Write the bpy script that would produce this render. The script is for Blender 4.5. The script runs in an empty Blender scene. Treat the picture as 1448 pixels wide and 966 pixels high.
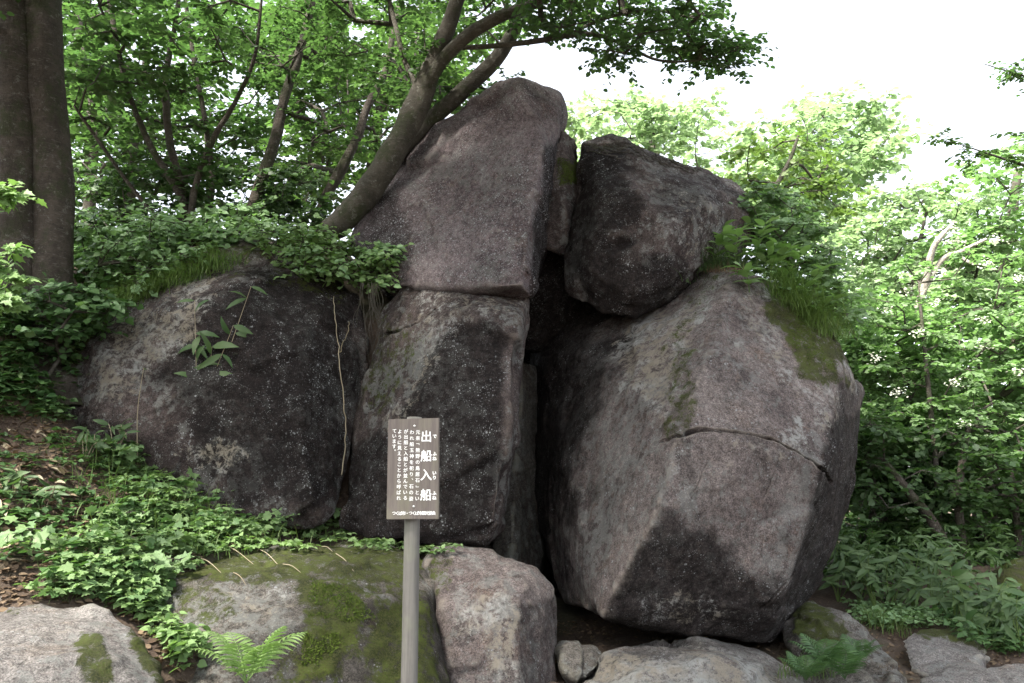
import bpy, bmesh, math, random
import numpy as np
from mathutils import Vector, Matrix
from mathutils.bvhtree import BVHTree
R = math.radians
S = bpy.context.scene
COL = S.collection
rng = np.random.default_rng(7)
random.seed(7)

# ------------------------------------------------------------------ camera
PITCH = R(10.5); FPX = 1169.0; CAMZ = 1.5
cam_d = bpy.data.cameras.new('camera'); cam = bpy.data.objects.new('camera', cam_d); COL.objects.link(cam)
cam_d.sensor_width = 36.0; cam_d.lens = 36.0 * FPX / 1448.0
cam_d.clip_start = 0.05; cam_d.clip_end = 400
cam.location = (0, 0, CAMZ); cam.rotation_euler = (R(90) + PITCH, 0, 0)
S.camera = cam
# ------------------------------------------------------------------ sky and sun
SUN_EL, SUN_AZ = 55.0, -142.0      # azimuth measured from +Y towards +X (behind the camera, to the left)
W = bpy.data.worlds.new('World'); S.world = W; W.use_nodes = True
nt = W.node_tree; nt.nodes.clear()
sky = nt.nodes.new('ShaderNodeTexSky'); sky.sky_type = 'NISHITA'; sky.sun_disc = False
sky.sun_elevation = R(SUN_EL); sky.sun_rotation = R(SUN_AZ)
sky.dust_density = 3.0; sky.air_density = 1.0; sky.ozone_density = 1.0
hsv = nt.nodes.new('ShaderNodeHueSaturation'); hsv.inputs['Saturation'].default_value = 0.30
bg = nt.nodes.new('ShaderNodeBackground'); bg.inputs['Strength'].default_value = 0.15
wo = nt.nodes.new('ShaderNodeOutputWorld')
nt.links.new(sky.outputs[0], hsv.inputs['Color']); nt.links.new(hsv.outputs[0], bg.inputs['Color']); nt.links.new(bg.outputs[0], wo.inputs[0])
sd = bpy.data.lights.new('sun', 'SUN'); sd.energy = 5.0; sd.angle = R(7); sd.color = (1.0, 0.95, 0.86)
so = bpy.data.objects.new('sun', sd); COL.objects.link(so); so.location = (-6, -8, 20)
sdir = Vector((math.sin(R(SUN_AZ)) * math.cos(R(SUN_EL)), math.cos(R(SUN_AZ)) * math.cos(R(SUN_EL)), math.sin(R(SUN_EL))))
so.rotation_euler = sdir.to_track_quat('Z', 'Y').to_euler()
S.view_settings.view_transform = 'Standard'; S.view_settings.look = 'None'
S.view_settings.exposure = 2.18; S.view_settings.gamma = 1.0
S.render.engine = 'CYCLES'
S.cycles.max_bounces = 8; S.cycles.diffuse_bounces = 4; S.cycles.transmission_bounces = 4; S.cycles.transparent_max_bounces = 8

# ------------------------------------------------------------------ helpers: projection
cp, sp_ = math.cos(PITCH), math.sin(PITCH)
def ray(px, py):
    a = (np.asarray(px, float) - 724) / FPX; b = (483 - np.asarray(py, float)) / FPX
    return np.stack([a, cp - b * sp_, sp_ + b * cp], -1)
def P(px, py, Y):
    d = ray(px, py); t = np.asarray(Y, float) / d[..., 1]
    return d * t[..., None] + np.array([0, 0, CAMZ])
def proj(v):
    v = v - np.array([0, 0, CAMZ])
    z = v[:, 1] * cp + v[:, 2] * sp_; b = -v[:, 1] * sp_ + v[:, 2] * cp
    z = np.maximum(z, .01)
    return 724 + FPX * v[:, 0] / z, 483 - FPX * b / z
def PS(pts):
    a = np.array(pts, float); return P(a[:, 0], a[:, 1], a[:, 2])

# ------------------------------------------------------------------ helpers: noise
def hash3(i, seed):
    h = np.sin(i[..., 0] * 127.1 + i[..., 1] * 311.7 + i[..., 2] * 74.7 + seed * 53.3) * 43758.5453
    return h - np.floor(h)
def vnoise(p, seed=0):
    i = np.floor(p); f = p - i; f = f * f * (3 - 2 * f); r = 0
    for dx in (0, 1):
        for dy in (0, 1):
            for dz in (0, 1):
                w = (f[:, 0] if dx else 1 - f[:, 0]) * (f[:, 1] if dy else 1 - f[:, 1]) * (f[:, 2] if dz else 1 - f[:, 2])
                r = r + w * hash3(i + np.array([dx, dy, dz]), seed)
    return r * 2 - 1
def fbm(p, oct=4, seed=0, rough=.5):
    r = 0; a = 1; s = 0
    for k in range(oct):
        r = r + a * vnoise(p * 2 ** k + 17.3 * k, seed + k); s += a; a *= rough
    return r / s
def facets(p, size, seed):
    """piecewise-planar chipping: every cell tilts its own way"""
    q = p / size + .35 * np.stack([vnoise(p / size * .9, seed + 4), vnoise(p / size * .9, seed + 5), vnoise(p / size * .9, seed + 6)], -1); i = np.floor(q); best = np.full(len(p), 9.0); out = np.zeros(len(p))
    for dx in (-1, 0, 1):
        for dy in (-1, 0, 1):
            for dz in (-1, 0, 1):
                c = i + np.array([dx, dy, dz]); h = np.stack([hash3(c, seed + k) for k in range(3)], -1); r = q - c - h; d = (r * r).sum(1); g_ = np.stack([hash3(c, seed + 7 + k) for k in range(3)], -1) * 2 - 1
                u = d < best; best[u] = d[u]; out[u] = ((r * g_).sum(1) + .35 * (g_[:, 0]))[u]
    return out * size
def smooth(x): x = np.clip(x, 0, 1); return x * x * (3 - 2 * x)
def poly_sd(px, py, poly):
    poly = np.array(poly, float); n = len(poly); d = np.full(px.shape, 1e9); inside = np.zeros(px.shape, bool)
    for i in range(n):
        a, b = poly[i], poly[(i + 1) % n]; e = b - a
        t = np.clip(((px - a[0]) * e[0] + (py - a[1]) * e[1]) / (e @ e + 1e-9), 0, 1)
        d = np.minimum(d, np.hypot(px - a[0] - t * e[0], py - a[1] - t * e[1]))
        c = ((a[1] > py) != (b[1] > py)) & (px < (b[0] - a[0]) * (py - a[1]) / ((b[1] - a[1]) or 1e-9) + a[0])
        inside ^= c
    return np.where(inside, d, -d)

# ------------------------------------------------------------------ helpers: objects
def mesh_np(name, verts, faces, mats=(), smooth_shade=False):
    if not isinstance(faces, (list, tuple)): faces = [faces]
    faces = [np.asarray(f, np.int32) for f in faces if len(f)]
    verts = np.asarray(verts, np.float32)
    me = bpy.data.meshes.new(name)
    me.vertices.add(len(verts)); me.vertices.foreach_set('co', verts.ravel())
    tot = np.concatenate([np.full(len(f), f.shape[1], np.int32) for f in faces])
    me.loops.add(int(tot.sum())); me.loops.foreach_set('vertex_index', np.concatenate([f.ravel() for f in faces]))
    me.polygons.add(len(tot)); me.polygons.foreach_set('loop_start', np.concatenate([[0], np.cumsum(tot)[:-1]]).astype(np.int32))
    if smooth_shade: me.polygons.foreach_set('use_smooth', np.ones(len(tot), bool))
    me.update(calc_edges=True); me.validate()
    for m in mats: me.materials.append(m)
    return me
def link(name, data, parent=None, loc=(0, 0, 0)):
    o = bpy.data.objects.new(name, data); COL.objects.link(o); o.location = tuple(float(c) for c in loc)
    if parent: o.parent = parent
    return o
def tag(o, label=None, cat=None, group=None, kind=None):
    if label: o['label'] = label
    if cat: o['category'] = cat
    if group: o['group'] = group
    if kind: o['kind'] = kind
    return o
def mk(name, verts, faces, mat, parent=None, origin=None, sm=False):
    org = np.zeros(3) if origin is None else np.asarray(origin, float)
    me = mesh_np(name, verts - org, faces, [mat], sm)
    return link(name, me, parent, (0, 0, 0) if parent else org)
def thing(name, label, cat, loc, group=None):
    return tag(link(name, None, None, loc), label, cat, group)

class Acc:
    def __init__(s): s.v = []; s.f = {}; s.n = 0
    def add(s, v, *fs):
        v = np.asarray(v, float).reshape(-1, 3); s.v.append(v)
        for f in fs:
            f = np.asarray(f, np.int64)
            if len(f): s.f.setdefault(f.shape[1], []).append(f + s.n)
        s.n += len(v)
    def build(s, name, mat, parent=None, origin=None, sm=False):
        if not s.n: return None
        return mk(name, np.concatenate(s.v), [np.concatenate(x) for x in s.f.values()], mat, parent, origin, sm)

def norm(v): return v / np.maximum(np.linalg.norm(v, axis=-1, keepdims=True), 1e-9)
def catmull(pts, n=6):
    p = np.asarray(pts, float); p = np.vstack([2 * p[0] - p[1], p, 2 * p[-1] - p[-2]]); out = []
    for i in range(1, len(p) - 2):
        for t in np.linspace(0, 1, n, endpoint=False):
            a, b, c, d = p[i - 1], p[i], p[i + 1], p[i + 2]
            out.append(.5 * ((2 * b) + (c - a) * t + (2 * a - 5 * b + 4 * c - d) * t * t + (3 * b - a - 3 * c + d) * t ** 3))
    out.append(p[-2]); return np.array(out)
def tube(acc, pts, rad, seg=12, n=6, bump=.06, seed=0, interp=True):
    """pts (k,3), rad (k,), tapered tube with uneven surface"""
    q = np.column_stack([np.asarray(pts, float), np.asarray(rad, float)])
    q = catmull(q, n) if interp else q
    c, r = q[:, :3], np.maximum(q[:, 3], .001); t = norm(np.gradient(c, axis=0))
    ref = np.array([0.31, -.9, .2]); u = norm(np.cross(t, ref)); w = np.cross(t, u)
    a = np.linspace(0, 2 * np.pi, seg, endpoint=False)
    v = c[:, None] + r[:, None, None] * (np.cos(a)[None, :, None] * u[:, None] + np.sin(a)[None, :, None] * w[:, None])
    if bump:
        m = v.reshape(-1, 3); nn = norm((v - c[:, None]).reshape(-1, 3)); rr = np.repeat(r, seg)
        k = fbm(m * (0.6 / max(r.mean(), .02)) * np.array([1, 1, .35]), 3, seed)
        m = m + nn * (k * rr * bump * 2.2)[:, None]; v = m.reshape(v.shape)
    k = len(c); i = np.arange(k - 1)[:, None] * seg; j = np.arange(seg)[None]; j2 = (j + 1) % seg
    f = np.stack([i + j, i + j2, i + seg + j2, i + seg + j], -1).reshape(-1, 4)
    vv = np.vstack([v.reshape(-1, 3), c[-1:]]); e = (k - 1) * seg
    cap = np.stack([e + np.arange(seg), e + (np.arange(seg) + 1) % seg, np.full(seg, k * seg)], -1)
    acc.add(vv, f, cap)
def prisms(acc, A, B, ra, rb, seg=4):
    A = np.asarray(A); B = np.asarray(B); n = len(A)
    if not n: return
    t = norm(B - A); u = norm(np.cross(t, np.array([.31, -.5, .8]))); w = np.cross(t, u)
    a = np.linspace(0, 2 * np.pi, seg, endpoint=False); cs = np.cos(a)[None, :, None]; sn = np.sin(a)[None, :, None]
    ring = cs * u[:, None] + sn * w[:, None]
    v = np.concatenate([A[:, None] + ring * np.reshape(ra, (-1, 1, 1)), B[:, None] + ring * np.reshape(rb, (-1, 1, 1))], 1)
    j = np.arange(seg); f = np.stack([j, (j + 1) % seg, (j + 1) % seg + seg, j + seg], -1)
    acc.add(v, (np.arange(n)[:, None, None] * 2 * seg + f[None]).reshape(-1, 4))

# leaf outlines (x along the midrib, y across, z up), faces
T_HEX = (np.array([(0, 0, 0), (.28, .40, .07), (.66, .36, .05), (1, 0, -.06), (.66, -.36, .05), (.28, -.40, .07)]), np.array([(0, 3, 2, 1), (0, 5, 4, 3)]))
T_RH = (np.array([(0, 0, 0), (.45, .40, .06), (1, 0, -.05), (.45, -.40, .06)]), np.array([(0, 2, 1), (0, 3, 2)]))
T_BROAD = (np.array([(0, 0, 0), (-.06, .26, .04), (.22, .46, .08), (.55, .40, .06), (.78, .18, .0), (1, 0, -.10), (.78, -.18, .0), (.55, -.40, .06), (.22, -.46, .08), (-.06, -.26, .04), (.4, 0, -.02)]),
           np.array([(0, 10, 2, 1), (10, 4, 3, 2), (10, 5, 4, 4), (0, 9, 8, 10), (10, 8, 7, 6), (10, 6, 5, 5)]))
T_BROAD = (T_BROAD[0], np.array([(0, 2, 1), (0, 10, 2), (10, 3, 2), (10, 4, 3), (10, 5, 4), (0, 9, 8), (0, 8, 10), (10, 8, 7), (10, 7, 6), (10, 6, 5)]))
T_LOBE = (np.array([(0, 0, 0), (-.10, .30, .03), (.10, .32, .05), (.22, .58, .02), (.40, .30, .06), (.62, .34, .02), (.70, .14, .02), (1, 0, -.1),
                    (.70, -.14, .02), (.62, -.34, .02), (.40, -.30, .06), (.22, -.58, .02), (.10, -.32, .05), (-.10, -.30, .03), (.4, 0, 0)]),
          np.array([(0, 2, 1), (0, 14, 2), (14, 4, 2), (2, 4, 3), (14, 6, 4), (4, 6, 5), (14, 7, 6), (0, 13, 12), (0, 12, 14), (14, 12, 10), (12, 11, 10), (14, 10, 8), (10, 9, 8), (14, 8, 7)]))
T_LONG = (np.array([(0, 0, 0), (.18, .10, .03), (.42, .13, .06), (.72, .09, .0), (1, 0, -.16), (.72, -.09, .0), (.42, -.13, .06), (.18, -.10, .03), (.18, 0, 0.015), (.42, 0, .03), (.72, 0, -.03)]),
          np.array([(0, 8, 1), (0, 7, 8), (8, 9, 1), (1, 9, 2), (9, 10, 2), (2, 10, 3), (10, 4, 3), (8, 7, 9), (7, 6, 9), (9, 6, 10), (6, 5, 10), (10, 5, 4)]))
def frames(d, n):
    x = norm(d); z = norm(n - (n * x).sum(-1, keepdims=True) * x); y = np.cross(z, x); return x, y, z
def leaves(acc, T, pos, d, n, size, width=1.0):
    if not len(pos): return
    x, y, z = frames(d, n); t, f = T; size = np.broadcast_to(size, len(pos))
    v = pos[:, None] + size[:, None, None] * (t[None, :, 0:1] * x[:, None] + width * t[None, :, 1:2] * y[:, None] + t[None, :, 2:3] * z[:, None])
    acc.add(v, (np.arange(len(pos))[:, None, None] * len(t) + f[None]).reshape(-1, f.shape[1]))
def rdir(n, flat=1.0):
    a = rng.uniform(0, 2 * np.pi, n); z = rng.normal(0, .35 * flat, n); v = np.stack([np.cos(a), np.sin(a), z], -1); return norm(v)

# ------------------------------------------------------------------ materials
def new_mat(name):
    m = bpy.data.materials.new(name); m.use_nodes = True; t = m.node_tree; b = t.nodes['Principled BSDF']; return m, t, b
class G:
    """tiny node-graph helper"""
    def __init__(s, t): s.t = t; s.tc = t.nodes.new('ShaderNodeTexCoord')
    def n(s, k): return s.t.nodes.new(k)
    def l(s, a, b): s.t.links.new(a, b)
    def put(s, sock, v):
        if hasattr(v, 'is_output'): s.l(v, sock)
        elif isinstance(v, tuple): sock.default_value = v if len(v) == 4 else (*v, 1)
        else: sock.default_value = v
    def coord(s, scale=(1, 1, 1)):
        m = s.n('ShaderNodeMapping'); m.inputs['Scale'].default_value = scale; s.l(s.tc.outputs['Object'], m.inputs['Vector']); return m.outputs[0]
    def noise(s, scale, detail=4, rough=.55, vec=None, dist=0):
        n = s.n('ShaderNodeTexNoise'); n.inputs['Scale'].default_value = scale; n.inputs['Detail'].default_value = detail
        n.inputs['Roughness'].default_value = rough; n.inputs['Distortion'].default_value = dist
        s.l(vec or s.tc.outputs['Object'], n.inputs['Vector']); return n.outputs[0]
    def ramp(s, v, a, b, c=0.0, d=1.0):
        m = s.n('ShaderNodeMapRange'); m.interpolation_type = 'SMOOTHSTEP'; s.put(m.inputs[0], v)
        for i, x in enumerate((a, b, c, d)): s.put(m.inputs[i + 1], x)
        return m.outputs[0]
    def math(s, op, a, b=0.0):
        m = s.n('ShaderNodeMath'); m.operation = op; s.put(m.inputs[0], a); s.put(m.inputs[1], b); return m.outputs[0]
    def mix(s, f, a, b, mode='MIX'):
        m = s.n('ShaderNodeMix'); m.data_type = 'RGBA'; m.blend_type = mode; s.put(m.inputs[0], f); s.put(m.inputs[6], a); s.put(m.inputs[7], b); return m.outputs[2]
    def bump(s, h, strength, dist, prev=None):
        b = s.n('ShaderNodeBump'); b.inputs['Strength'].default_value = strength; b.inputs['Distance'].default_value = dist
        s.l(h, b.inputs['Height']);
        if prev: s.l(prev, b.inputs['Normal'])
        return b.outputs[0]

def rock_material(name, c1, c2, speck=.5, lichen=.3, grime=.35, streak=.3, dots=(.50, .51, .52)):
    m, t, b = new_mat(name); g = G(t)
    at = g.n('ShaderNodeAttribute'); at.attribute_name = 'wear_shade'; sep = g.n('ShaderNodeSeparateColor'); g.l(at.outputs['Color'], sep.inputs[0])
    moss, film_shade, pale = sep.outputs[0], sep.outputs[1], sep.outputs[2]
    col = g.mix(g.ramp(g.noise(1.3, 6, .6), .35, .65), c1, c2)
    # warm rusty zones
    col = g.mix(g.math('MULTIPLY', g.ramp(g.noise(3.1, 5, .7, dist=.6), .52, .72), .45), col, (c2[0] * 1.25, c2[1] * 0.98, c2[2] * .72))
    col = g.mix(g.math('MULTIPLY', g.ramp(g.noise(.9, 7, .7), .50, .66), grime), col, (.022, .019, .019))
    st = g.noise(2.2, 5, .6, g.coord((3.2, 3.2, .45)))
    col = g.mix(g.math('MULTIPLY', g.ramp(st, .50, .70), streak), col, (.03, .027, .026))
    grain = g.ramp(g.noise(85, 3, .85), .28, .72, .35, 1.7); col = g.mix(1.0, col, g.mix(0, (1, 1, 1), (1, 1, 1)), 'MULTIPLY')
    gm = g.n('ShaderNodeVectorMath'); gm.operation = 'SCALE'; g.l(col, gm.inputs[0]); g.l(grain, gm.inputs['Scale']); col = gm.outputs[0]
    gr2 = g.ramp(g.noise(22, 5, .75), .3, .7, .6, 1.4)
    gm = g.n('ShaderNodeVectorMath'); gm.operation = 'SCALE'; g.l(col, gm.inputs[0]); g.l(gr2, gm.inputs['Scale']); col = gm.outputs[0]
    ge = g.n('ShaderNodeNewGeometry'); edge = g.ramp(g.math('ADD', ge.outputs['Pointiness'], g.math('MULTIPLY', g.math('SUBTRACT', g.noise(14, 4, .7), .5), .05)), .515, .56)
    col = g.mix(g.math('MULTIPLY', edge, .55), col, (c1[0] * 1.6, c1[1] * 1.65, c1[2] * 1.5))
    # black algae film, plus shade painted in around the gap and overhang
    sm = g.math('MULTIPLY', film_shade, g.ramp(g.math('ADD', g.noise(6, 7, .75), g.math('MULTIPLY', film_shade, .32)), .44, .66))
    col = g.mix(g.math('MULTIPLY', sm, g.ramp(g.noise(17, 6, .8), .35, .65, .97, .72)), col, (.013, .0105, .010))
    # lichen dots at two sizes
    for sc, rad, am in ((22, .27, 1.0), (48, .36, 1.0), (85, .40, .9)):
        v = g.n('ShaderNodeTexVoronoi'); v.inputs['Scale'].default_value = sc; g.l(g.tc.outputs['Object'], v.inputs['Vector'])
        s3 = g.n('ShaderNodeSeparateColor'); g.l(v.outputs['Color'], s3.inputs[0])
        dist = g.math('ADD', v.outputs['Distance'], g.math('MULTIPLY', g.math('SUBTRACT', g.noise(sc * 4, 2), .5), .35))
        keep = g.ramp(g.math('MULTIPLY', s3.outputs[0], 1.0), .72 - .35 * speck, .80 - .35 * speck)
        rr = g.math('MULTIPLY', s3.outputs[1], rad)
        msk = g.math('MULTIPLY', g.ramp(g.math('SUBTRACT', rr, dist), -.02, .05), keep)
        msk = g.math('MULTIPLY', msk, g.ramp(g.noise(1.7, 3), .36, .58, .25, am * .9))
        msk = g.math('MULTIPLY', msk, g.ramp(g.noise(4.5, 5, .75), .44, .62, min(.75, .45 * speck) if speck > 1 else .10, 1)); col = g.mix(msk, col, dots)
    # lichen crust patches; the pale mask also paints one lit crack lip
    ln = g.ramp(g.math('ADD', g.noise(9, 8, .78), g.math('MULTIPLY', g.noise(1.1, 3), .45)), .735, .80)
    col = g.mix(g.math('MULTIPLY', g.math('MULTIPLY', ln, lichen), g.math('SUBTRACT', 1.0, g.math('MULTIPLY', film_shade, .8))), col, (.30, .31, .29))
    pn = g.ramp(g.math('ADD', g.noise(11, 9, .85, dist=.3), g.math('MULTIPLY', pale, .17)), .60, .70)
    col = g.mix(g.math('MULTIPLY', g.math('MULTIPLY', pn, .85), g.ramp(pale, 0, .4)), col, g.mix(g.ramp(g.noise(2.7, 4, .6), .42, .58), (.43, .43, .41), (.34, .30, .24)))
    # moss
    mn = g.ramp(g.math('ADD', g.noise(11, 9, .8), g.math('MULTIPLY', moss, .23)), .59, .70)
    mm = g.math('MULTIPLY', mn, g.ramp(moss, .02, .35))
    mc = g.mix(g.ramp(g.noise(5, 5, .7), .4, .62), (.036, .046, .014), (.10, .135, .024))
    mc = g.mix(g.ramp(g.noise(90, 2), .35, .7), mc, (.095, .10, .035))
    col = g.mix(g.math('MULTIPLY', mm, .92), col, mc)
    g.l(col, b.inputs['Base Color'])
    g.l(g.ramp(mm, 0, 1, .78, .98), b.inputs['Roughness']); b.inputs['Specular IOR Level'].default_value = .12
    nb = g.bump(g.noise(5, 11, .76), .9, .13)
    nb = g.bump(g.noise(50, 5, .8), .9, .022, nb)
    nb = g.bump(g.math('MULTIPLY', mm, g.ramp(g.noise(60, 4, .7), .2, .8, .3, 1)), .8, .03, nb)
    g.l(nb, b.inputs['Normal'])
    return m
M = {}
M['rock_purple'] = rock_material('purple_grey_granite', (.225, .184, .187), (.130, .100, .104), speck=1.7, lichen=.3, grime=.5, streak=.35)
M['rock_dark'] = rock_material('dark_granite', (.140, .112, .104), (.066, .050, .048), speck=.9, lichen=.5, grime=.5, streak=.35)
M['rock_right'] = rock_material('brown_grey_granite', (.25, .211, .197), (.148, .120, .114), speck=.6, lichen=.42, grime=.42, streak=.45)
M['rock_pale'] = rock_material('pale_weathered_granite', (.27, .25, .235), (.20, .18, .17), speck=.6, lichen=.5, grime=.18, streak=.12)
M['rock_mid'] = rock_material('grey_mossy_granite', (.20, .182, .16), (.125, .11, .097), speck=.5, lichen=.5, grime=.3, streak=.25)

def leaf_material(name, ca, cb, trans=.35, rough=.5, tint=(1.1, 1.35, .65), spec=.35):
    m, t, b = new_mat(name); g = G(t)
    ge = g.n('ShaderNodeNewGeometry'); oi = g.n('ShaderNodeObjectInfo')
    r = g.math('FRACT', g.math('ADD', ge.outputs['Random Per Island'], oi.outputs['Random']))
    col = g.mix(r, ca, cb)
    w = g.noise(.9, 3); col = g.mix(g.ramp(w, .35, .65, 0, .5), col, cb)
    g.l(col, b.inputs['Base Color']); b.inputs['Roughness'].default_value = rough; b.inputs['Specular IOR Level'].default_value = spec
    tr = g.n('ShaderNodeBsdfTranslucent'); tv = g.n('ShaderNodeVectorMath'); tv.operation = 'MULTIPLY'; g.l(col, tv.inputs[0]); tv.inputs[1].default_value = tint
    g.l(tv.outputs[0], tr.inputs['Color']); mx = g.n('ShaderNodeMixShader'); mx.inputs[0].default_value = trans
    g.l(b.outputs[0], mx.inputs[1]); g.l(tr.outputs[0], mx.inputs[2])
    g.l(mx.outputs[0], [n for n in t.nodes if n.type == 'OUTPUT_MATERIAL'][0].inputs[0]); return m
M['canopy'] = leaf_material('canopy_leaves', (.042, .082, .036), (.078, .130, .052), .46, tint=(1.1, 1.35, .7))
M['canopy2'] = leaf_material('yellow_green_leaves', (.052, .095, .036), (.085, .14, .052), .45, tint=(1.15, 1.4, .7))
M['far'] = leaf_material('sunlit_leaves', (.12, .20, .085), (.19, .285, .135), .45, tint=(1.1, 1.35, .75))  # distant green made paler, haze put into the leaf colour
M['far2'] = leaf_material('pale_sunlit_leaves', (.21, .30, .17), (.29, .37, .23), .45, tint=(1.1, 1.25, .85))  # palest green, standing in for haze over the bright trees
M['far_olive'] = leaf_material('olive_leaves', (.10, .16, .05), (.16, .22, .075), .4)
M['far_dark'] = leaf_material('shaded_thicket_leaves', (.05, .10, .035), (.09, .155, .055), .4)  # darker copy with the thicket's shade put into its colour
M['herb'] = leaf_material('herb_leaves', (.115, .20, .085), (.19, .28, .12), .3, rough=.55)
M['shrub'] = leaf_material('shrub_leaves', (.15, .25, .12), (.21, .32, .15), .3, rough=.5)
M['bright'] = leaf_material('fresh_green_leaves', (.17, .27, .10), (.23, .34, .14), .35)
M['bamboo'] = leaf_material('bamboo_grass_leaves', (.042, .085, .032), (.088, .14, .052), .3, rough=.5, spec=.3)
M['grass'] = leaf_material('grass_blades', (.07, .13, .03), (.14, .20, .06), .3)
M['fern'] = leaf_material('fern_green', (.22, .34, .11), (.28, .40, .15), .35)
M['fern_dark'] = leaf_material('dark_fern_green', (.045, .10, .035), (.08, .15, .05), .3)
M['litter'] = leaf_material('dead_leaves', (.07, .042, .027), (.20, .145, .09), .1, rough=.8, tint=(1, .8, .6))
M['straw'] = leaf_material('dry_straw', (.26, .21, .13), (.36, .31, .22), .1, rough=.8, tint=(1, .9, .7))
M['flower'] = leaf_material('white_florets', (.62, .64, .52), (.78, .79, .70), .3, tint=(1, 1, .9))
M['moss'] = leaf_material('moss_tufts', (.05, .085, .012), (.10, .14, .02), .2, rough=.9)

def bark_material(name, c1, c2, c3=(.16, .17, .15), ring=1.0):
    m, t, b = new_mat(name); g = G(t)
    col = g.mix(g.ramp(g.noise(4, 6, .7), .38, .62), c1, c2)
    r = g.noise(9, 5, .7, g.coord((1, 1, 6)))
    col = g.mix(g.math('MULTIPLY', g.ramp(r, .55, .68), .55 * ring), col, c3)
    col = g.mix(g.math('MULTIPLY', g.ramp(g.noise(2.3, 5, .75), .48, .62), .75), col, (.045, .055, .022)); col = g.mix(g.math('MULTIPLY', g.ramp(g.noise(11, 7, .8), .56, .64), .6), col, (.24, .24, .21))
    col = g.mix(g.math('MULTIPLY', g.ramp(g.noise(30, 4, .8), .5, .7), .5), col, (c1[0] * .4, c1[1] * .4, c1[2] * .4))
    g.l(col, b.inputs['Base Color']); b.inputs['Roughness'].default_value = .85; b.inputs['Specular IOR Level'].default_value = .25
    nb = g.bump(g.noise(7, 8, .75, g.coord((2.2, 2.2, .7))), .95, .06); nb = g.bump(r, .8, .025, nb); nb = g.bump(g.noise(45, 4, .75), .6, .012, nb); g.l(nb, b.inputs['Normal']); return m
M['bark_dark'] = bark_material('dark_brown_bark', (.055, .044, .036), (.095, .078, .064), (.19, .18, .16))
M['bark_grey'] = bark_material('grey_green_bark', (.065, .058, .046), (.105, .094, .074), (.18, .18, .155))
M['bark_thin'] = bark_material('thin_branch_bark', (.07, .06, .05), (.11, .095, .08))
M['bark_pale'] = bark_material('bleached_bark', (.34, .30, .26), (.46, .42, .37))

m, t, b = new_mat('earth_and_leaf_litter'); g = G(t)
c = g.mix(g.ramp(g.noise(2.5, 7, .7), .35, .65), (.065, .042, .030), (.11, .078, .055))
c = g.mix(g.ramp(g.noise(30, 5, .8), .5, .7), c, (.17, .12, .085)); c = g.mix(g.math('MULTIPLY', g.ramp(g.noise(.8, 5, .6), .5, .62), .5), c, (.04, .055, .02))
g.l(c, b.inputs['Base Color']); b.inputs['Roughness'].default_value = .95
g.l(g.bump(g.noise(18, 8, .75), .9, .06), b.inputs['Normal']); M['earth'] = m

m, t, b = new_mat('weathered_board_wood'); g = G(t)
w = g.noise(9, 6, .65, g.coord((5, 1, .35)), dist=.3)
c = g.mix(g.ramp(w, .35, .65), (.088, .072, .064), (.128, .108, .094)); c = g.mix(g.math('MULTIPLY', g.ramp(g.noise(5, 4, .6, g.coord((1.2, 1, .5))), .48, .66), .6), c, (.15, .14, .095))
c = g.mix(g.math('MULTIPLY', g.ramp(g.noise(50, 3, .7, g.coord((1, 1, .06))), .5, .75), .4), c, (.12, .10, .09))
g.l(c, b.inputs['Base Color']); b.inputs['Roughness'].default_value = .75; g.l(g.bump(w, .4, .004), b.inputs['Normal']); M['board'] = m
m, t, b = new_mat('weathered_post_wood'); g = G(t)
w = g.noise(30, 5, .7, g.coord((1, 1, .05)))
c = g.mix(g.ramp(w, .35, .65), (.10, .093, .084), (.155, .146, .130)); c = g.mix(g.math('MULTIPLY', g.ramp(g.noise(3, 4, .6), .5, .65), .5), c, (.16, .165, .12))
g.l(c, b.inputs['Base Color']); b.inputs['Roughness'].default_value = .8; g.l(g.bump(w, .4, .004), b.inputs['Normal']); M['post'] = m
m, t, b = new_mat('white_lettering_paint'); b.inputs['Base Color'].default_value = (.82, .82, .80, 1); b.inputs['Roughness'].default_value = .6; M['paint'] = m
m, t, b = new_mat('galvanised_bolt'); b.inputs['Base Color'].default_value = (.55, .54, .52, 1); b.inputs['Metallic'].default_value = .9; b.inputs['Roughness'].default_value = .4; M['bolt'] = m

# ------------------------------------------------------------------ terrain
CP = [(0, 0, 0), (3, 1, 0), (-3, 0, .2), (0, 4, .0), (-1.2, 4.2, .1), (3, 5, -.2), (6, 4, -.1), (5.5, 7, -.1), (8, 9, .2), (1.2, 6.2, -.1), (2.5, 6.6, -.1), (0.6, 7.2, 0), (0.5, 9, .0), (2, 9, 0),
      (-1.2, 12, 2.6), (0, 12, .4), (2, 12, .4), (4.5, 11, .4), (4.5, 9.2, .15), (3.6, 8.7, .1), (6, 11, .6), (5, 16, .6), (10, 20, 0), (0, 25, .5), (0, 45, -1), (-30, 45, 0), (30, 45, -1), (60, 70, -3), (-60, 70, -3), (0, 100, -3),
      (-3.2, 11.4, 4.2), (-8, 11, 5), (-14, 10, 6), (-3, 15, 3.8), (-3, 25, 1), (-12, 25, 3), (-1.6, 10.6, 3.7), (-2.2, 11.5, 4.1), (-6, 6, 2.8), (-6, 2, 1.2), (-12, 2, 3), (-10, -8, 2), (10, -8, 0), (-5, 8, 3.4)]
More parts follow.
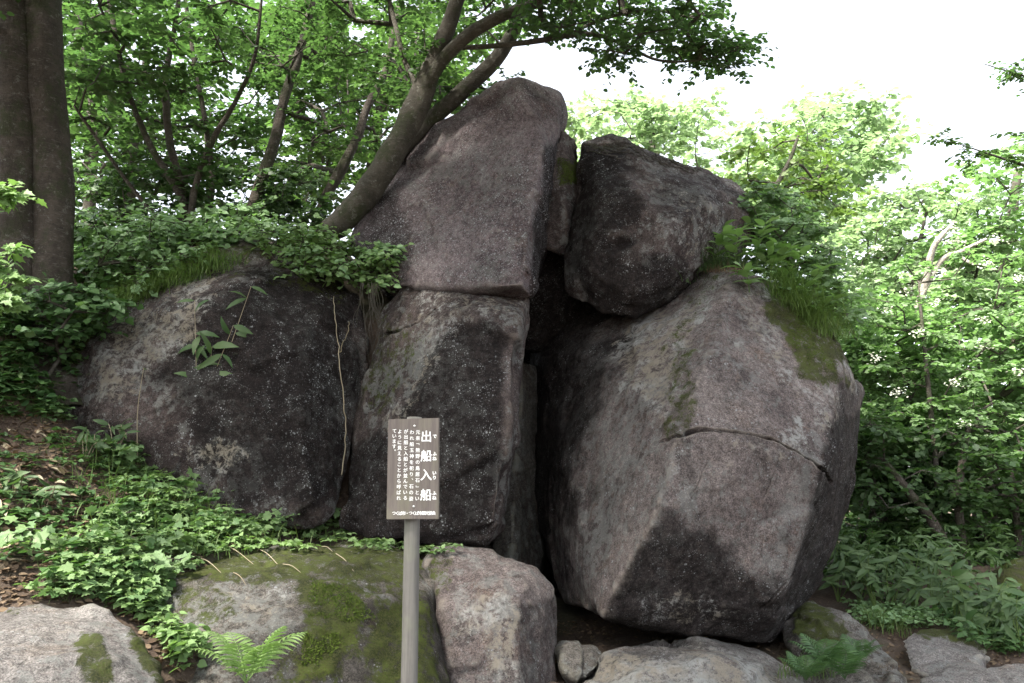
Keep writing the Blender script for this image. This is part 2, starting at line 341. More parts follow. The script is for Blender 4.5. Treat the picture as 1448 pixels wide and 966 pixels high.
for a in [(470, 775, 7.9), (350, 765, 7.6), (300, 740, 7.6), (200, 700, 7.6), (220, 780, 6.7), (60, 600, 8.2), (150, 630, 8.2), (0, 500, 8.4), (0, 640, 7.2), (0, 780, 5.9), (100, 790, 6.0), (-80, 700, 6.3), (60, 840, 5.5), (235, 890, 5.4), (260, 950, 5.0),
          (50, 430, 8.6), (180, 400, 9.4), (110, 470, 9.0), (300, 352, 10.4), (420, 352, 10.6), (-100, 500, 8.2), (470, 345, 10.4), (560, 430, 9.8), (500, 830, 7.9), (60, 520, 8.7),
           (1430, 870, 9.4), (1260, 880, 9.3), (1330, 865, 9.8)]:
    CP.append(tuple(P(*a)))
for a in [(-1.8, 5.2, -.05), (-1.2, 5.0, -.05), (-.6, 5.4, -.05), (-1.6, 6.1, .1), (-1, 6.5, .1), (-.4, 6.5, .0), (0, 7, .1), (.4, 8, .1), (-1.3, 4.6, -.05), (-.3, 4.6, -.05), (-2.3, 4.3, -.1), (-2.9, 4.4, .0), (-2.3, 4.8, .1), (-2.7, 5.0, .2), (-3.3, 4.8, .3), (-.9, 7.1, .3), (-1.6, 7.0, .5),
          (0, 9.3, .1), (.3, 10.2, .1), (.6, 11.2, .2), (-.1, 10.3, .3), (.2, 7.4, .0), (1, 8, 0), (1.5, 7.5, 0), (-.2, 8.6, .4)]: CP.append(a)
for a in [(110, 400, 9.2), (150, 375, 9.9), (200, 362, 10.4), (250, 350, 10.8), (330, 338, 11.0), (400, 335, 11.2), (130, 430, 9.2), (60, 380, 10.4), (160, 350, 11.6), (300, 325, 12.2), (540, 385, 10.6), (90, 350, 12)]: CP.append(tuple(P(*a)))
for a in [(1150, 940, 7.6), (1220, 960, 7.0), (1260, 920, 7.9), (1330, 930, 8.0), (1400, 950, 7.6), (1440, 940, 7.9), (1350, 980, 6.8), (1200, 1000, 6.3), (1450, 990, 6.6), (1300, 905, 8.7)]:
    q = P(*a); CP.append((q[0], q[1], q[2] - .16))
CP = np.array(CP)
def ground_z(x, y):
    x = np.atleast_1d(np.asarray(x, float)); y = np.atleast_1d(np.asarray(y, float)); sh = x.shape; x = x.ravel(); y = y.ravel()
    d2 = (x[:, None] - CP[None, :, 0]) ** 2 + (y[:, None] - CP[None, :, 1]) ** 2 + .05
    w = d2 ** -2.0; z = (w * CP[None, :, 2]).sum(1) / w.sum(1)
    p = np.stack([x, y, 0 * x], -1); z = z + .06 * fbm(p * 1.7, 3, 5) + .025 * fbm(p * 6, 2, 9)
    return z.reshape(sh)
def axis(lo, a, b, hi, st, k):
    mid = np.arange(a, b, st); l = [a]; s = st
    while l[-1] > lo: s *= k; l.append(l[-1] - s)
    r = [mid[-1]]; s = st
    while r[-1] < hi: s *= k; r.append(r[-1] + s)
    return np.concatenate([l[1:][::-1], mid, r[1:]])
xs = axis(-90, -7, 7.5, 90, .09, 1.12); ys = axis(-12, 3, 13, 140, .09, 1.12)
X, Y_ = np.meshgrid(xs, ys); Z = ground_z(X.ravel(), Y_.ravel()).reshape(X.shape)
nx = len(xs); ii = (np.arange(len(ys) - 1)[:, None] * nx + np.arange(nx - 1)[None]).ravel()
gv = np.stack([X.ravel(), Y_.ravel(), Z.ravel()], -1); gf = np.stack([ii, ii + 1, ii + nx + 1, ii + nx], -1)
ground = mk('ground', gv, gf, M['earth'], sm=True); tag(ground, kind='structure')

BV = {}
BV['ground'] = BVHTree.FromPolygons([tuple(v) for v in gv], [tuple(int(k) for k in f) for f in gf])
def hit(px, py, names=None, maxd=60):
    d = ray(px, py); d = Vector(d).normalized(); best = None
    for k, b in BV.items():
        if names and k not in names: continue
        r = b.ray_cast(Vector((0, 0, CAMZ)), d, maxd)
        if r[0] is not None and (best is None or r[3] < best[2]): best = (np.array(r[0]), np.array(r[1]), r[3], k)
    return best

# ------------------------------------------------------------------ boulders
def rock(key, name, label, hulls, mat, voxel=.035, sm=6, amp=.035, freq=1.4, wear_shade=(), cracks=(), dents=(), seed=1, cat='boulder', chip=.02, group=None, facet=.7):
    bm = bmesh.new()
    for pts in hulls:
        pw = PS(pts); vs = [bm.verts.new(p) for p in pw]
        r = bmesh.ops.convex_hull(bm, input=vs)
        bad = [v for v in vs if v.is_valid and not v.link_faces]
        if bad: bmesh.ops.delete(bm, geom=bad, context='VERTS')
    bmesh.ops.recalc_face_normals(bm, faces=bm.faces)
    me = bpy.data.meshes.new('tmp'); bm.to_mesh(me); bm.free()
    o = bpy.data.objects.new('tmp', me); COL.objects.link(o)
    md = o.modifiers.new('r', 'REMESH'); md.mode = 'VOXEL'; md.voxel_size = voxel
    ms = o.modifiers.new('s', 'SMOOTH'); ms.factor = .5; ms.iterations = sm
    dg = bpy.context.evaluated_depsgraph_get(); ev = o.evaluated_get(dg); m2 = bpy.data.meshes.new_from_object(ev)
    bpy.data.objects.remove(o); bpy.data.meshes.remove(me)
    def getv(m): a = np.empty(len(m.vertices) * 3, np.float32); m.vertices.foreach_get('co', a); return a.reshape(-1, 3).astype(float)
    def getn(m): a = np.empty(len(m.vertices) * 3, np.float32); m.vertices.foreach_get('normal', a); return a.reshape(-1, 3).astype(float)
    v = getv(m2); n = getn(m2)
    d = amp * fbm(v * freq, 4, seed) * 1.6 + chip * (np.abs(fbm(v * freq * 3.1, 4, seed + 31)) - .2) * 1.6 + facet * (.11 * facets(v, .75, seed + 100) + .10 * facets(v, .26, seed + 200)) + .014 * np.abs(fbm(v * 9, 3, seed + 77)) + .007 * fbm(v * 16, 2, seed + 5)
    v = v + n * d[:, None]
    ed = np.empty(len(m2.edges) * 2, np.int32); m2.edges.foreach_get('vertices', ed); ed = ed.reshape(-1, 2)
    for _ in range(1):   # settle the steps between chips
        ac = np.zeros_like(v); ct = np.zeros(len(v)); np.add.at(ac, ed[:, 0], v[ed[:, 1]]); np.add.at(ac, ed[:, 1], v[ed[:, 0]]); np.add.at(ct, ed.ravel(), 1); v = v * .45 + .55 * ac / ct[:, None]
    m2.vertices.foreach_set('co', v.astype(np.float32).ravel()); m2.update()
    if cracks:
        bm = bmesh.new(); bm.from_mesh(m2)
        lines = []
        for cr in cracks:
            pl = []; bt = BVHTree.FromBMesh(bm); line = cr['line']
            for (a, c_) in zip(line[:-1], line[1:]):
                k = max(2, int(math.hypot(c_[0] - a[0], c_[1] - a[1]) / 6))
                for q in range(k):
                    s = q / k; x = a[0] + (c_[0] - a[0]) * s + random.uniform(-1, 1); y = a[1] + (c_[1] - a[1]) * s + random.uniform(-1, 1)
                    h = bt.ray_cast(Vector((0, 0, CAMZ)), Vector(ray(x, y)).normalized())
                    if h[0] is not None: pl.append(h[0])
            lines.append(np.array([tuple(p) for p in pl]))
        allp = np.concatenate(lines)
        for it, rr in enumerate((.09, .055, .035)):
            cv = np.array([tuple((e.verts[0].co + e.verts[1].co) / 2) for e in bm.edges])
            near = np.zeros(len(cv), bool)
            lo = allp.min(0) - rr; hi = allp.max(0) + rr; cand = np.where(((cv > lo) & (cv < hi)).all(1))[0]
            for s in range(0, len(cand), 4000):
                c4 = cand[s:s + 4000]; near[c4] = np.min(((cv[c4][:, None] - allp[None]) ** 2).sum(-1), 1) < rr * rr
            bm.edges.ensure_lookup_table(); es = [bm.edges[i] for i in np.where(near)[0]]
            bmesh.ops.subdivide_edges(bm, edges=es, cuts=1, use_grid_fill=True)
        bmesh.ops.triangulate(bm, faces=[f for f in bm.faces if len(f.verts) > 4])
        bm.to_mesh(m2); bm.free(); m2.update(); v = getv(m2); n = getn(m2)
        for cr, L in zip(cracks, lines):
            w, dep = cr.get('w', .02), cr.get('d', .06)
            seg = np.linspace(0, 1, len(L)); lo = L.min(0) - .5; hi = L.max(0) + .5; cand = np.where(((v > lo) & (v < hi)).all(1))[0]
            A, B = L[:-1], L[1:]; dd = np.full(len(cand), 9.0); tt = np.zeros(len(cand)); sgn = np.zeros(len(cand))
            for i in range(len(A)):
                e = B[i] - A[i]; q = v[cand] - A[i]; s = np.clip((q @ e) / (e @ e + 1e-9), 0, 1); x = q - s[:, None] * e; dist = np.linalg.norm(x, axis=1)
                u = dist < dd; dd[u] = dist[u]; tt[u] = seg[i]; sgn[u] = x[u, 2]
            taper = np.clip(np.minimum(tt, 1 - tt) * 6 + cr.get('t0', .15), 0, 1)
            disp = -dep * taper * np.clip(1 - (dd / w) ** 2, 0, 1)
            if cr.get('step'): disp += cr['step'] * taper * np.exp(-dd / .16) * np.where(sgn < 0, 1, 0) * (dd > w * .8)
            v[cand] += n[cand] * disp[:, None]
    for (px, py, rad, dep, asp) in dents:
        bt = BVHTree.FromPolygons([tuple(q) for q in v[::1]], [tuple(p.vertices) for p in m2.polygons])
        h = bt.ray_cast(Vector((0, 0, CAMZ)), Vector(ray(px, py)).normalized())
        if h[0] is None: continue
        q = v - np.array(h[0]); q[:, 2] *= asp; dd = np.linalg.norm(q, axis=1) / rad
        v -= n * (dep * smooth(1.25 - dd))[:, None]
    m2.vertices.foreach_set('co', v.astype(np.float32).ravel()); m2.update()
    # wear mask: r moss, g black film and painted shade, b lichen and a painted lit lip
    px, py = proj(v); W_ = np.zeros((len(v), 4), np.float32); W_[:, 3] = 1
    for (ch, poly, feather, stren, *clip) in wear_shade:
        s_ = poly_sd(px + min(32, feather * (1.5 if ch == 0 else .8)) * fbm(v * 2.1, 3, seed + ch), py + min(32, feather * (1.5 if ch == 0 else .8)) * fbm(v * 2.3, 3, seed + ch + 50), poly) + feather * .9 * fbm(v * 2.6, 4, seed + ch * 7 + 3) + feather * .4 * fbm(v * 9, 3, seed + ch)
        k_ = stren * smooth(s_ / feather + .5)
        if clip: k_ = k_ * smooth((poly_sd(px + 5 * fbm(v * 3, 3, seed), py, clip[0])) / 7 + .5)   # stops at a hard edge of the stone
        W_[:, ch] = np.maximum(W_[:, ch], k_)
    v = v + n * (W_[:, 0] * .022 * np.clip(.6 + 1.6 * fbm(v * 11, 3, seed + 9), 0, 2))[:, None]   # moss has thickness
    at = m2.color_attributes.new('wear_shade', 'FLOAT_COLOR', 'POINT'); at.data.foreach_set('color', W_.ravel())
    org = np.array([v[:, 0].mean(), v[:, 1].mean(), v[:, 2].min()])
    BV[key] = BVHTree.FromPolygons([tuple(q) for q in v], [tuple(p.vertices) for p in m2.polygons])
    m2.vertices.foreach_set('co', (v - org).astype(np.float32).ravel())
    m2.polygons.foreach_set('use_smooth', np.ones(len(m2.polygons), bool)); m2.materials.clear(); m2.materials.append(mat); m2.name = name; m2.update()
    o = link(name, m2, None, org); tag(o, label, cat, group); return o

rock('left', 'boulder', 'broad dark purple boulder with rusty lichen blotches on the slope behind the signboard', [[
    (66, 540, 8.5), (70, 600, 8.3), (88, 465, 8.7), (150, 410, 8.9), (255, 355, 9.3), (350, 334, 9.6), (440, 352, 9.6), (506, 415, 9.2), (522, 510, 8.95), (503, 630, 8.6), (470, 735, 8.3), (440, 748, 8.2),
    (180, 490, 8.2), (330, 430, 8.3), (430, 470, 8.25), (430, 600, 7.95), (440, 720, 7.95), (300, 640, 8.05), (140, 600, 8.05), (320, 745, 8.0), (130, 670, 8.1),
    (150, 480, 11), (350, 380, 11.6), (490, 450, 11.2), (300, 700, 11), (450, 720, 10.5)]], M['rock_dark'], sm=5, amp=.05, seed=3, wear_shade=[
    (0, [(90, 500), (170, 420), (290, 350), (400, 340), (400, 362), (300, 378), (170, 445), (100, 520)], 18, .75),
    (0, [(370, 350), (470, 380), (500, 430), (440, 420), (380, 395)], 20, .5),
    (1, [(370, 380), (500, 420), (520, 520), (505, 640), (460, 740), (330, 720), (250, 640), (235, 520), (300, 420)], 60, 1.0),
    (1, [(90, 600), (250, 620), (330, 700), (150, 680)], 40, .65),
    (2, [(110, 500), (170, 440), (300, 370), (360, 372), (300, 430), (240, 520), (130, 590)], 40, .85), (2, [(640, 1), (641, 1), (641, 2)], 5, .1),
    (2, [(255, 640), (310, 620), (360, 650), (310, 680)], 22, .8)])
rock('centre', 'boulder', 'tall dark upright boulder directly behind the signboard with a pale upper lip', [[
    (585, 400, 9.0), (640, 386, 9.0), (745, 412, 8.9), (548, 440, 9.1), (742, 500, 8.6), (722, 610, 8.3), (516, 540, 8.9), (500, 650, 8.5), (482, 745, 8.3), (712, 745, 8.0),
    (655, 432, 8.2), (735, 450, 8.15), (718, 600, 7.75), (704, 742, 7.75), (690, 768, 8.0), (530, 760, 8.1), (560, 620, 8.0), (590, 490, 8.3), (620, 770, 8.0),
    (600, 420, 11), (740, 430, 11), (700, 740, 11), (500, 730, 11), (530, 500, 11)]], M['rock_dark'], sm=4, amp=.035, seed=11, wear_shade=[
    (1, [(640, 455), (690, 452), (716, 480), (712, 600), (690, 755), (560, 760), (490, 750), (545, 640), (580, 560), (610, 490)], 16, 1.0), (1, [(480, 640), (560, 600), (700, 700), (700, 780), (480, 770)], 20, 1.0),
    (0, [(540, 440), (600, 410), (600, 520), (540, 600), (515, 600)], 40, .45),
    (2, [(600, 405), (745, 412), (742, 445), (660, 445), (620, 470), (560, 620), (540, 620), (570, 480)], 24, .7)],
    cracks=[dict(line=[(548, 475), (590, 458), (615, 440), (650, 418), (690, 408), (725, 408), (742, 420)], w=.035, d=.10, step=.03, t0=.5)])
rock('slab', 'boulder', 'topmost sharp-peaked purple boulder that the leaning tree rests against', [[
    (733, 111, 9.3), (700, 122, 9.5), (615, 178, 9.7), (560, 235, 9.8), (500, 320, 9.6), (490, 345, 9.4), (545, 405, 9.0), (640, 384, 8.6), (690, 404, 8.25), (740, 404, 8.15), (750, 418, 8.4), (560, 425, 9.4), (640, 400, 9.2),
    (768, 212, 8.75), (748, 330, 8.3), (790, 132, 9.7), (802, 158, 10), (798, 185, 10), (790, 300, 10.5), (756, 410, 9.6),
    (600, 250, 12), (780, 160, 12), (700, 400, 12), (540, 380, 11), (730, 118, 11)]], M['rock_purple'], sm=3, amp=.03, seed=21, chip=.014, wear_shade=[
    (1, [(768, 212), (810, 190), (800, 300), (765, 420), (745, 420), (757, 320)], 9, 1.0),
    (1, [(480, 300), (560, 235), (580, 330), (560, 420), (470, 360)], 40, .7),
    (2, [(620, 190), (720, 130), (740, 300), (700, 400), (560, 390), (560, 280)], 60, .30)],
    cracks=[dict(line=[(752, 392), (735, 372), (742, 350), (730, 330)], w=.03, d=.03)])
rock('wedge', 'boulder', 'narrow upright rock with green moss wedged between the peaked boulder and dark perched boulder', [[
    (792, 185, 9.6), (815, 200, 9.8), (821, 285, 9.7), (802, 368, 9.5), (762, 345, 9.4), (775, 240, 9.4), (800, 300, 9.2), (790, 200, 11), (812, 300, 11), (775, 330, 11)]], M['rock_dark'], sm=3, voxel=.03, amp=.03, seed=31, wear_shade=[
    (0, [(786, 222), (818, 228), (818, 258), (790, 262)], 7, 1.0)])
rock('perched', 'boulder', 'dark rounded boulder perched across the gap, with dry roots on its crown', [[
    (822, 200, 9.7), (862, 190, 9.8), (905, 208, 9.6), (1000, 240, 9.7), (1058, 272, 10.0), (1068, 325, 9.8), (1055, 362, 9.7), (1018, 388, 9.5), (975, 412, 9.3), (900, 452, 9.0), (850, 446, 9.1), (800, 410, 9.3), (812, 330, 9.3), (818, 260, 9.4),
    (835, 380, 8.8), (900, 420, 8.65), (950, 320, 8.5), (850, 270, 8.9), (1000, 290, 8.9), (975, 380, 8.8), (880, 240, 9.0),
    (840, 220, 12), (1030, 300, 12.5), (900, 440, 12), (820, 400, 11.5)]], M['rock_dark'], sm=5, amp=.06, freq=1.8, seed=41, wear_shade=[
    (1, [(800, 320), (940, 370), (1000, 400), (900, 470), (790, 430)], 45, 1.0), (1, [(810, 190), (890, 190), (910, 300), (870, 400), (805, 320)], 40, 1.0), (1, [(850, 345), (880, 330), (900, 340), (890, 358), (860, 358)], 8, 1.0), (1, [(900, 230), (1000, 245), (1050, 290), (940, 300)], 40, .6),  # underside, left side and hollow painted dark as shade
    (2, [(930, 260), (1020, 280), (1020, 370), (960, 380), (930, 320)], 40, .5)], dents=[(872, 345, .20, .09, 2.2), (895, 340, .13, .06, 2.0), (850, 352, .12, .05, 2.5)])
rock('right', 'boulder', 'huge pale brown overhanging boulder split by a horizontal crack, right of the dark gap', [[
    (1040, 371, 9.0), (1010, 480, 7.95), (963, 610, 7.2), (922, 745, 7.1), (853, 870, 7.45), (905, 888, 7.9), (1082, 908, 8.1), (1102, 850, 7.6), (1168, 662, 7.5), (1188, 520, 8.3), (1148, 430, 9.0),
    (1080, 640, 7.35), (1060, 720, 7.4), (1218, 555, 9.6), (1207, 690, 9.7), (1190, 765, 9.8), (1142, 850, 9.6), (1098, 905, 9.0),
    (975, 412, 10.2), (870, 425, 11.0), (748, 440, 11.5), (752, 700, 10.9), (772, 785, 10.3), (800, 850, 9.5),
    (1190, 560, 12.5), (1060, 400, 12.5), (900, 800, 12), (1100, 850, 12), (780, 600, 12.5)]], M['rock_right'], facet=.45, voxel=.032, sm=1, amp=.035, seed=51, chip=.02, wear_shade=[
    (1, [(800, 760), (900, 748), (985, 735), (1040, 775), (1105, 800), (1125, 850), (1100, 945), (905, 945), (800, 930)], 42, 1.0, [(963, 610), (922, 742), (853, 870), (850, 950), (1120, 950), (1120, 600)]),
    (1, [(1160, 660), (1240, 590), (1240, 740), (1160, 900), (1080, 940), (1095, 860), (1125, 770)], 14, 1.0), (1, [(1172, 600), (1240, 560), (1240, 740), (1160, 760)], 20, 1.0), (1, [(1185, 540), (1230, 540), (1220, 680), (1168, 660)], 22, .7),  # right side turned from the sun: shade painted into the stone colour
    (1, [(700, 400), (905, 430), (860, 520), (815, 640), (800, 830), (700, 830)], 50, 1.0),  # left face painted darker into the gap, as its shade
    (0, [(1105, 400), (1190, 470), (1190, 530), (1120, 530), (1080, 430)], 22, .9), (0, [(965, 480), (990, 500), (975, 600), (955, 625), (945, 600)], 14, .6),
    (0, [(1000, 370), (1040, 370), (1000, 450), (940, 500), (960, 430)], 22, .5),
    (2, [(890, 450), (1030, 380), (1000, 480), (950, 600), (880, 560)], 40, .95), (2, [(1050, 390), (1100, 440), (1130, 520), (1200, 540), (1160, 640), (1120, 560), (1060, 500)], 35, .65),
    (2, [(900, 840), (1000, 840), (1060, 880), (900, 880)], 20, .6), (2, [(1036, 484), (1050, 482), (1052, 491), (1040, 493)], 4, 1.0), (2, [(955, 655), (966, 650), (962, 668), (952, 672)], 5, 1.0), (2, [(1120, 590), (1135, 585), (1140, 625), (1150, 650), (1130, 640)], 8, 1.0), (2, [(1060, 395), (1100, 405), (1110, 440), (1085, 430)], 12, 1.0), (2, [(1190, 500), (1215, 530), (1210, 560), (1190, 540)], 8, .9), (2, [(980, 612), (1040, 618), (1090, 628), (1130, 650), (1120, 662), (1040, 632), (985, 625)], 7, .5), (2, [(1110, 600), (1150, 620), (1170, 660), (1140, 650), (1100, 620)], 10, .8)],  # strip below the long crack is a painted lit lip, the rest lichen
    cracks=[dict(line=[(925, 628), (962, 616), (990, 608), (1040, 612), (1090, 622), (1125, 640), (1165, 665), (1180, 690)], w=.032, d=.14, step=.045, t0=.15),
            dict(line=[(1018, 612), (1000, 650), (985, 690), (970, 705)], w=.012, d=.016), dict(line=[(1102, 640), (1090, 680), (1075, 715)], w=.011, d=.014),
            dict(line=[(1148, 770), (1120, 815), (1090, 850), (1065, 868)], w=.02, d=.05)])
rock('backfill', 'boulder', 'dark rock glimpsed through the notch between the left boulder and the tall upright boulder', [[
    (470, 370, 10.4), (600, 360, 10.6), (620, 470, 10.6), (490, 500, 10.4), (470, 370, 12), (600, 370, 12), (600, 480, 12), (490, 500, 12)]], M['rock_dark'], sm=5, wear_shade=[(1, [(400, 200), (1000, 200), (1000, 950), (400, 950)], 20, 1.0)], voxel=.06, amp=.06, seed=64)  # whole rock darkened with the same mask as the gap rocks
rock('chock', 'boulder', 'chockstone painted black for shade, roofing the gap under the narrow upright rock', [[
    (750, 350, 9.9), (830, 360, 10.1), (840, 440, 10.2), (742, 500, 10.4), (740, 420, 10.0), (850, 470, 10.8), (750, 350, 12), (850, 380, 12), (850, 480, 12), (745, 480, 12)]], M['rock_dark'], wear_shade=[(1, [(400, 200), (1000, 200), (1000, 950), (400, 950)], 20, 1.0)], sm=4, amp=.05, seed=62)  # whole stone painted black to stand for the gap's shade
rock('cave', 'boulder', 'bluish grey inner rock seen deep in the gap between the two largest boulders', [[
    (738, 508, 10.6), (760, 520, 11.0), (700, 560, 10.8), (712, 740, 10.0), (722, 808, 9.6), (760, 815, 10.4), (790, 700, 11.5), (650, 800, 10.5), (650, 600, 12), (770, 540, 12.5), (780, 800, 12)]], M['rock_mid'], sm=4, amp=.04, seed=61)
rock('gapfill', 'boulder', 'rock painted black for shade, closing the far end of the gap', [[
    (690, 300, 11.8), (900, 330, 12.2), (900, 860, 11.6), (700, 860, 11.6), (715, 300, 14), (900, 330, 14), (900, 880, 14), (740, 880, 14)]], M['rock_dark'], sm=8, wear_shade=[(1, [(400, 200), (1000, 200), (1000, 950), (400, 950)], 20, 1.0)], voxel=.06, amp=.1, seed=63)  # painted black all over so the gap ends in shade
rock('ledge', 'boulder', 'low mossy rock ledge with dry twigs on top, left of the sign post', [[
    (195, 832, 6.2), (290, 785, 7.2), (400, 768, 7.6), (480, 765, 7.8), (590, 776, 7.6), (300, 822, 6.05), (440, 806, 6.4), (560, 822, 6.5), (350, 900, 5.6), (480, 880, 5.9), (604, 880, 6.25), (618, 800, 7.3),
    (300, 1100, 4.9), (600, 1080, 5.6), (240, 950, 5.4), (640, 1020, 6.1), (300, 1100, 8), (600, 1000, 8.5)]], M['rock_mid'], sm=5, amp=.05, seed=71, wear_shade=[
    (0, [(230, 800), (400, 765), (600, 775), (620, 830), (560, 830), (440, 805), (280, 825)], 20, .95), (0, [(430, 810), (500, 815), (520, 900), (490, 966), (400, 960), (430, 900)], 30, 1.0),
    (0, [(510, 820), (610, 840), (630, 990), (530, 990)], 35, .9), (0, [(250, 830), (330, 830), (340, 870), (260, 880)], 25, .6), (0, [(380, 900), (430, 890), (430, 990), (380, 990)], 35, .6), (1, [(330, 880), (640, 880), (650, 1000), (330, 1000)], 60, .7), (2, [(240, 830), (430, 820), (420, 900), (300, 880)], 30, .6), (1, [(500, 850), (640, 830), (650, 1000), (520, 1000)], 30, .75)])
rock('block', 'boulder', 'plain brown-grey rock with white lichen splashes right of the sign post', [[
    (598, 792, 7.2), (635, 771, 7.4), (700, 782, 7.35), (757, 808, 7.35), (783, 845, 7.3), (788, 900, 7.2), (787, 1040, 6.9), (737, 835, 6.75), (737, 1060, 6.3), (655, 1060, 6.2), (625, 850, 6.75), (640, 1000, 6.4),
    (650, 790, 9), (770, 860, 9), (780, 1000, 9), (640, 1000, 9)]], M['rock_right'], sm=4, voxel=.03, amp=.03, seed=81, wear_shade=[
    (2, [(640, 850), (700, 840), (735, 860), (733, 966), (700, 966), (680, 900), (640, 900)], 22, .85), (1, [(738, 850), (790, 850), (790, 1000), (738, 1000)], 14, .55), (0, [(600, 780), (640, 772), (625, 830), (605, 840)], 16, .5)])
rock('fore', 'boulder', 'sunlit pale grey rock in the bottom left corner with two mossy streaks', [[
    (-90, 870, 5.5), (-60, 855, 5.5), (60, 847, 5.5), (135, 858, 5.35), (190, 885, 5.15), (225, 925, 4.9), (248, 1000, 4.5), (210, 1150, 3.9), (-100, 1150, 3.9), (0, 920, 4.5), (150, 925, 4.55), (-100, 1150, 5.5), (200, 1100, 5.5)]],
    M['rock_pale'], sm=5, voxel=.028, amp=.03, seed=91, wear_shade=[
    (0, [(105, 895), (140, 900), (165, 970), (110, 975)], 12, 1.0), (0, [(172, 880), (200, 890), (245, 980), (215, 985)], 10, .95), (2, [(0, 860), (120, 860), (150, 900), (60, 940), (0, 940)], 40, .3), (0, [(0, 862), (70, 850), (60, 868), (0, 880)], 12, .5)])
rock('flat', 'boulder', 'low flat rock with white lichen crust under the huge overhanging boulder', [[
    (815, 1010, 6.6), (855, 930, 7.1), (900, 912, 7.5), (1000, 906, 7.8), (1080, 918, 7.7), (1130, 950, 7.3), (1150, 1010, 6.8), (950, 1080, 6.0), (990, 935, 6.8), (900, 950, 6.7), (1000, 910, 9), (850, 960, 9), (1100, 950, 9)]],
    M['rock_pale'], sm=5, voxel=.03, amp=.03, seed=101, wear_shade=[(2, [(840, 925), (980, 918), (1110, 945), (1100, 985), (840, 985)], 22, 1.0), (1, [(840, 940), (900, 905), (1100, 905), (1100, 925), (960, 918), (870, 945)], 14, .6)])
rock('pebble', 'stone', 'small squarish grey stone in the dark opening between the low rocks', [[
    (790, 918, 7.3), (800, 911, 7.4), (840, 914, 7.4), (852, 925, 7.3), (845, 945, 7.1), (828, 962, 7.0), (797, 948, 7.0), (795, 930, 7.1), (800, 930, 7.7), (845, 930, 7.7), (820, 975, 7.4)]],
    M['rock_mid'], sm=2, voxel=.018, amp=.012, freq=4, seed=105, cat='stone', chip=.008)
rock('rmoss', 'boulder', 'mossy sloping rock with fern beside it, just right of the overhanging boulder', [[
    (1100, 885, 8.6), (1145, 850, 8.9), (1190, 868, 8.6), (1250, 915, 8.0), (1288, 960, 7.4), (1290, 1010, 7.0), (1180, 960, 7.4), (1140, 900, 8.0), (1130, 1010, 7.2), (1120, 880, 10), (1240, 930, 9.5)]],
    M['rock_mid'], sm=4, voxel=.03, amp=.04, seed=111, wear_shade=[(0, [(1110, 870), (1150, 850), (1200, 880), (1200, 905), (1130, 905)], 14, .95), (1, [(1100, 880), (1130, 890), (1180, 960), (1120, 966)], 16, .7)])
rock('rpale', 'boulder', 'pale low rock with a mossy far edge near the right end of the path', [[
    (1275, 905, 8.3), (1300, 893, 8.6), (1345, 893, 8.6), (1390, 918, 8.2), (1407, 940, 7.9), (1395, 955, 7.6), (1310, 960, 7.5), (1280, 935, 7.9), (1300, 985, 7.6), (1340, 900, 9), (1390, 980, 8)]],
    M['rock_pale'], sm=4, voxel=.025, amp=.025, freq=2.2, seed=121, wear_shade=[(0, [(1290, 890), (1350, 888), (1410, 930), (1395, 932), (1340, 905), (1290, 903)], 8, .95)])
rock('slabA', 'stone_slab', 'smooth worn path stone at the bottom edge near the right corner', [[
    (1300, 962, 7.3), (1335, 943, 7.6), (1385, 941, 7.6), (1420, 958, 7.2), (1425, 1000, 6.8), (1310, 1010, 6.8), (1360, 1000, 7.8), (1360, 960, 7.2)]], M['rock_pale'], sm=5, voxel=.025, amp=.02, seed=123, cat='stone')
rock('slabB', 'stone_slab', 'worn path stone cut by the right edge of the picture', [[
    (1390, 948, 7.7), (1430, 937, 7.9), (1500, 940, 7.8), (1520, 985, 7.0), (1420, 990, 6.9), (1398, 962, 7.3), (1450, 1010, 7.4)]], M['rock_pale'], sm=5, voxel=.025, amp=.02, seed=124, cat='stone')
rock('rdark', 'boulder', 'dark mossy boulder half hidden in undergrowth at the right edge', [[
    (1375, 850, 10.3), (1395, 800, 10.6), (1440, 785, 10.7), (1520, 800, 10.6), (1530, 880, 10.0), (1390, 880, 10.0), (1450, 800, 12), (1430, 830, 9.9)]], M['rock_dark'], sm=5, voxel=.04, amp=.06, seed=125, wear_shade=[(0, [(1370, 780), (1450, 780), (1450, 880), (1370, 880)], 20, .9)])

# ------------------------------------------------------------------ trees
def grow(centers, roots, r_roots, k=.0065, mx=.08):
    """connect spray centres to the nearest wood; returns edges A,B,ra,rb"""
    N0 = len(roots); nodes = list(roots); par = [-1] * N0; order = np.argsort([min(np.linalg.norm(roots - c, axis=1)) for c in centers]); 
    for i in order:
        c = centers[i]; na = np.array(nodes); d = np.linalg.norm(na - c, axis=1) + np.where(na[:, 2] > c[2] + .1, .5, 0)
        j = int(np.argmin(d)); L = d[j]
        if L > .5:
            mid = (na[j] * .5 + c * .5) + rng.normal(0, .07 * L, 3) + np.array([0, 0, .10 * L]); nodes.append(mid); par.append(j); j = len(nodes) - 1
        nodes.append(c); par.append(j)
    nodes = np.array(nodes); cnt = np.zeros(len(nodes))
    for i in range(len(nodes) - 1, N0 - 1, -1): cnt[i] += 1; cnt[par[i]] += cnt[i]
    idx = np.arange(N0, len(nodes)); pa = np.array(par)[idx]
    rb = np.minimum(k * cnt[idx] ** .5, mx); ra = np.where(pa < N0, rb * 1.25, np.minimum(k * cnt[pa] ** .5, mx))
    return nodes[pa], nodes[idx], ra, rb
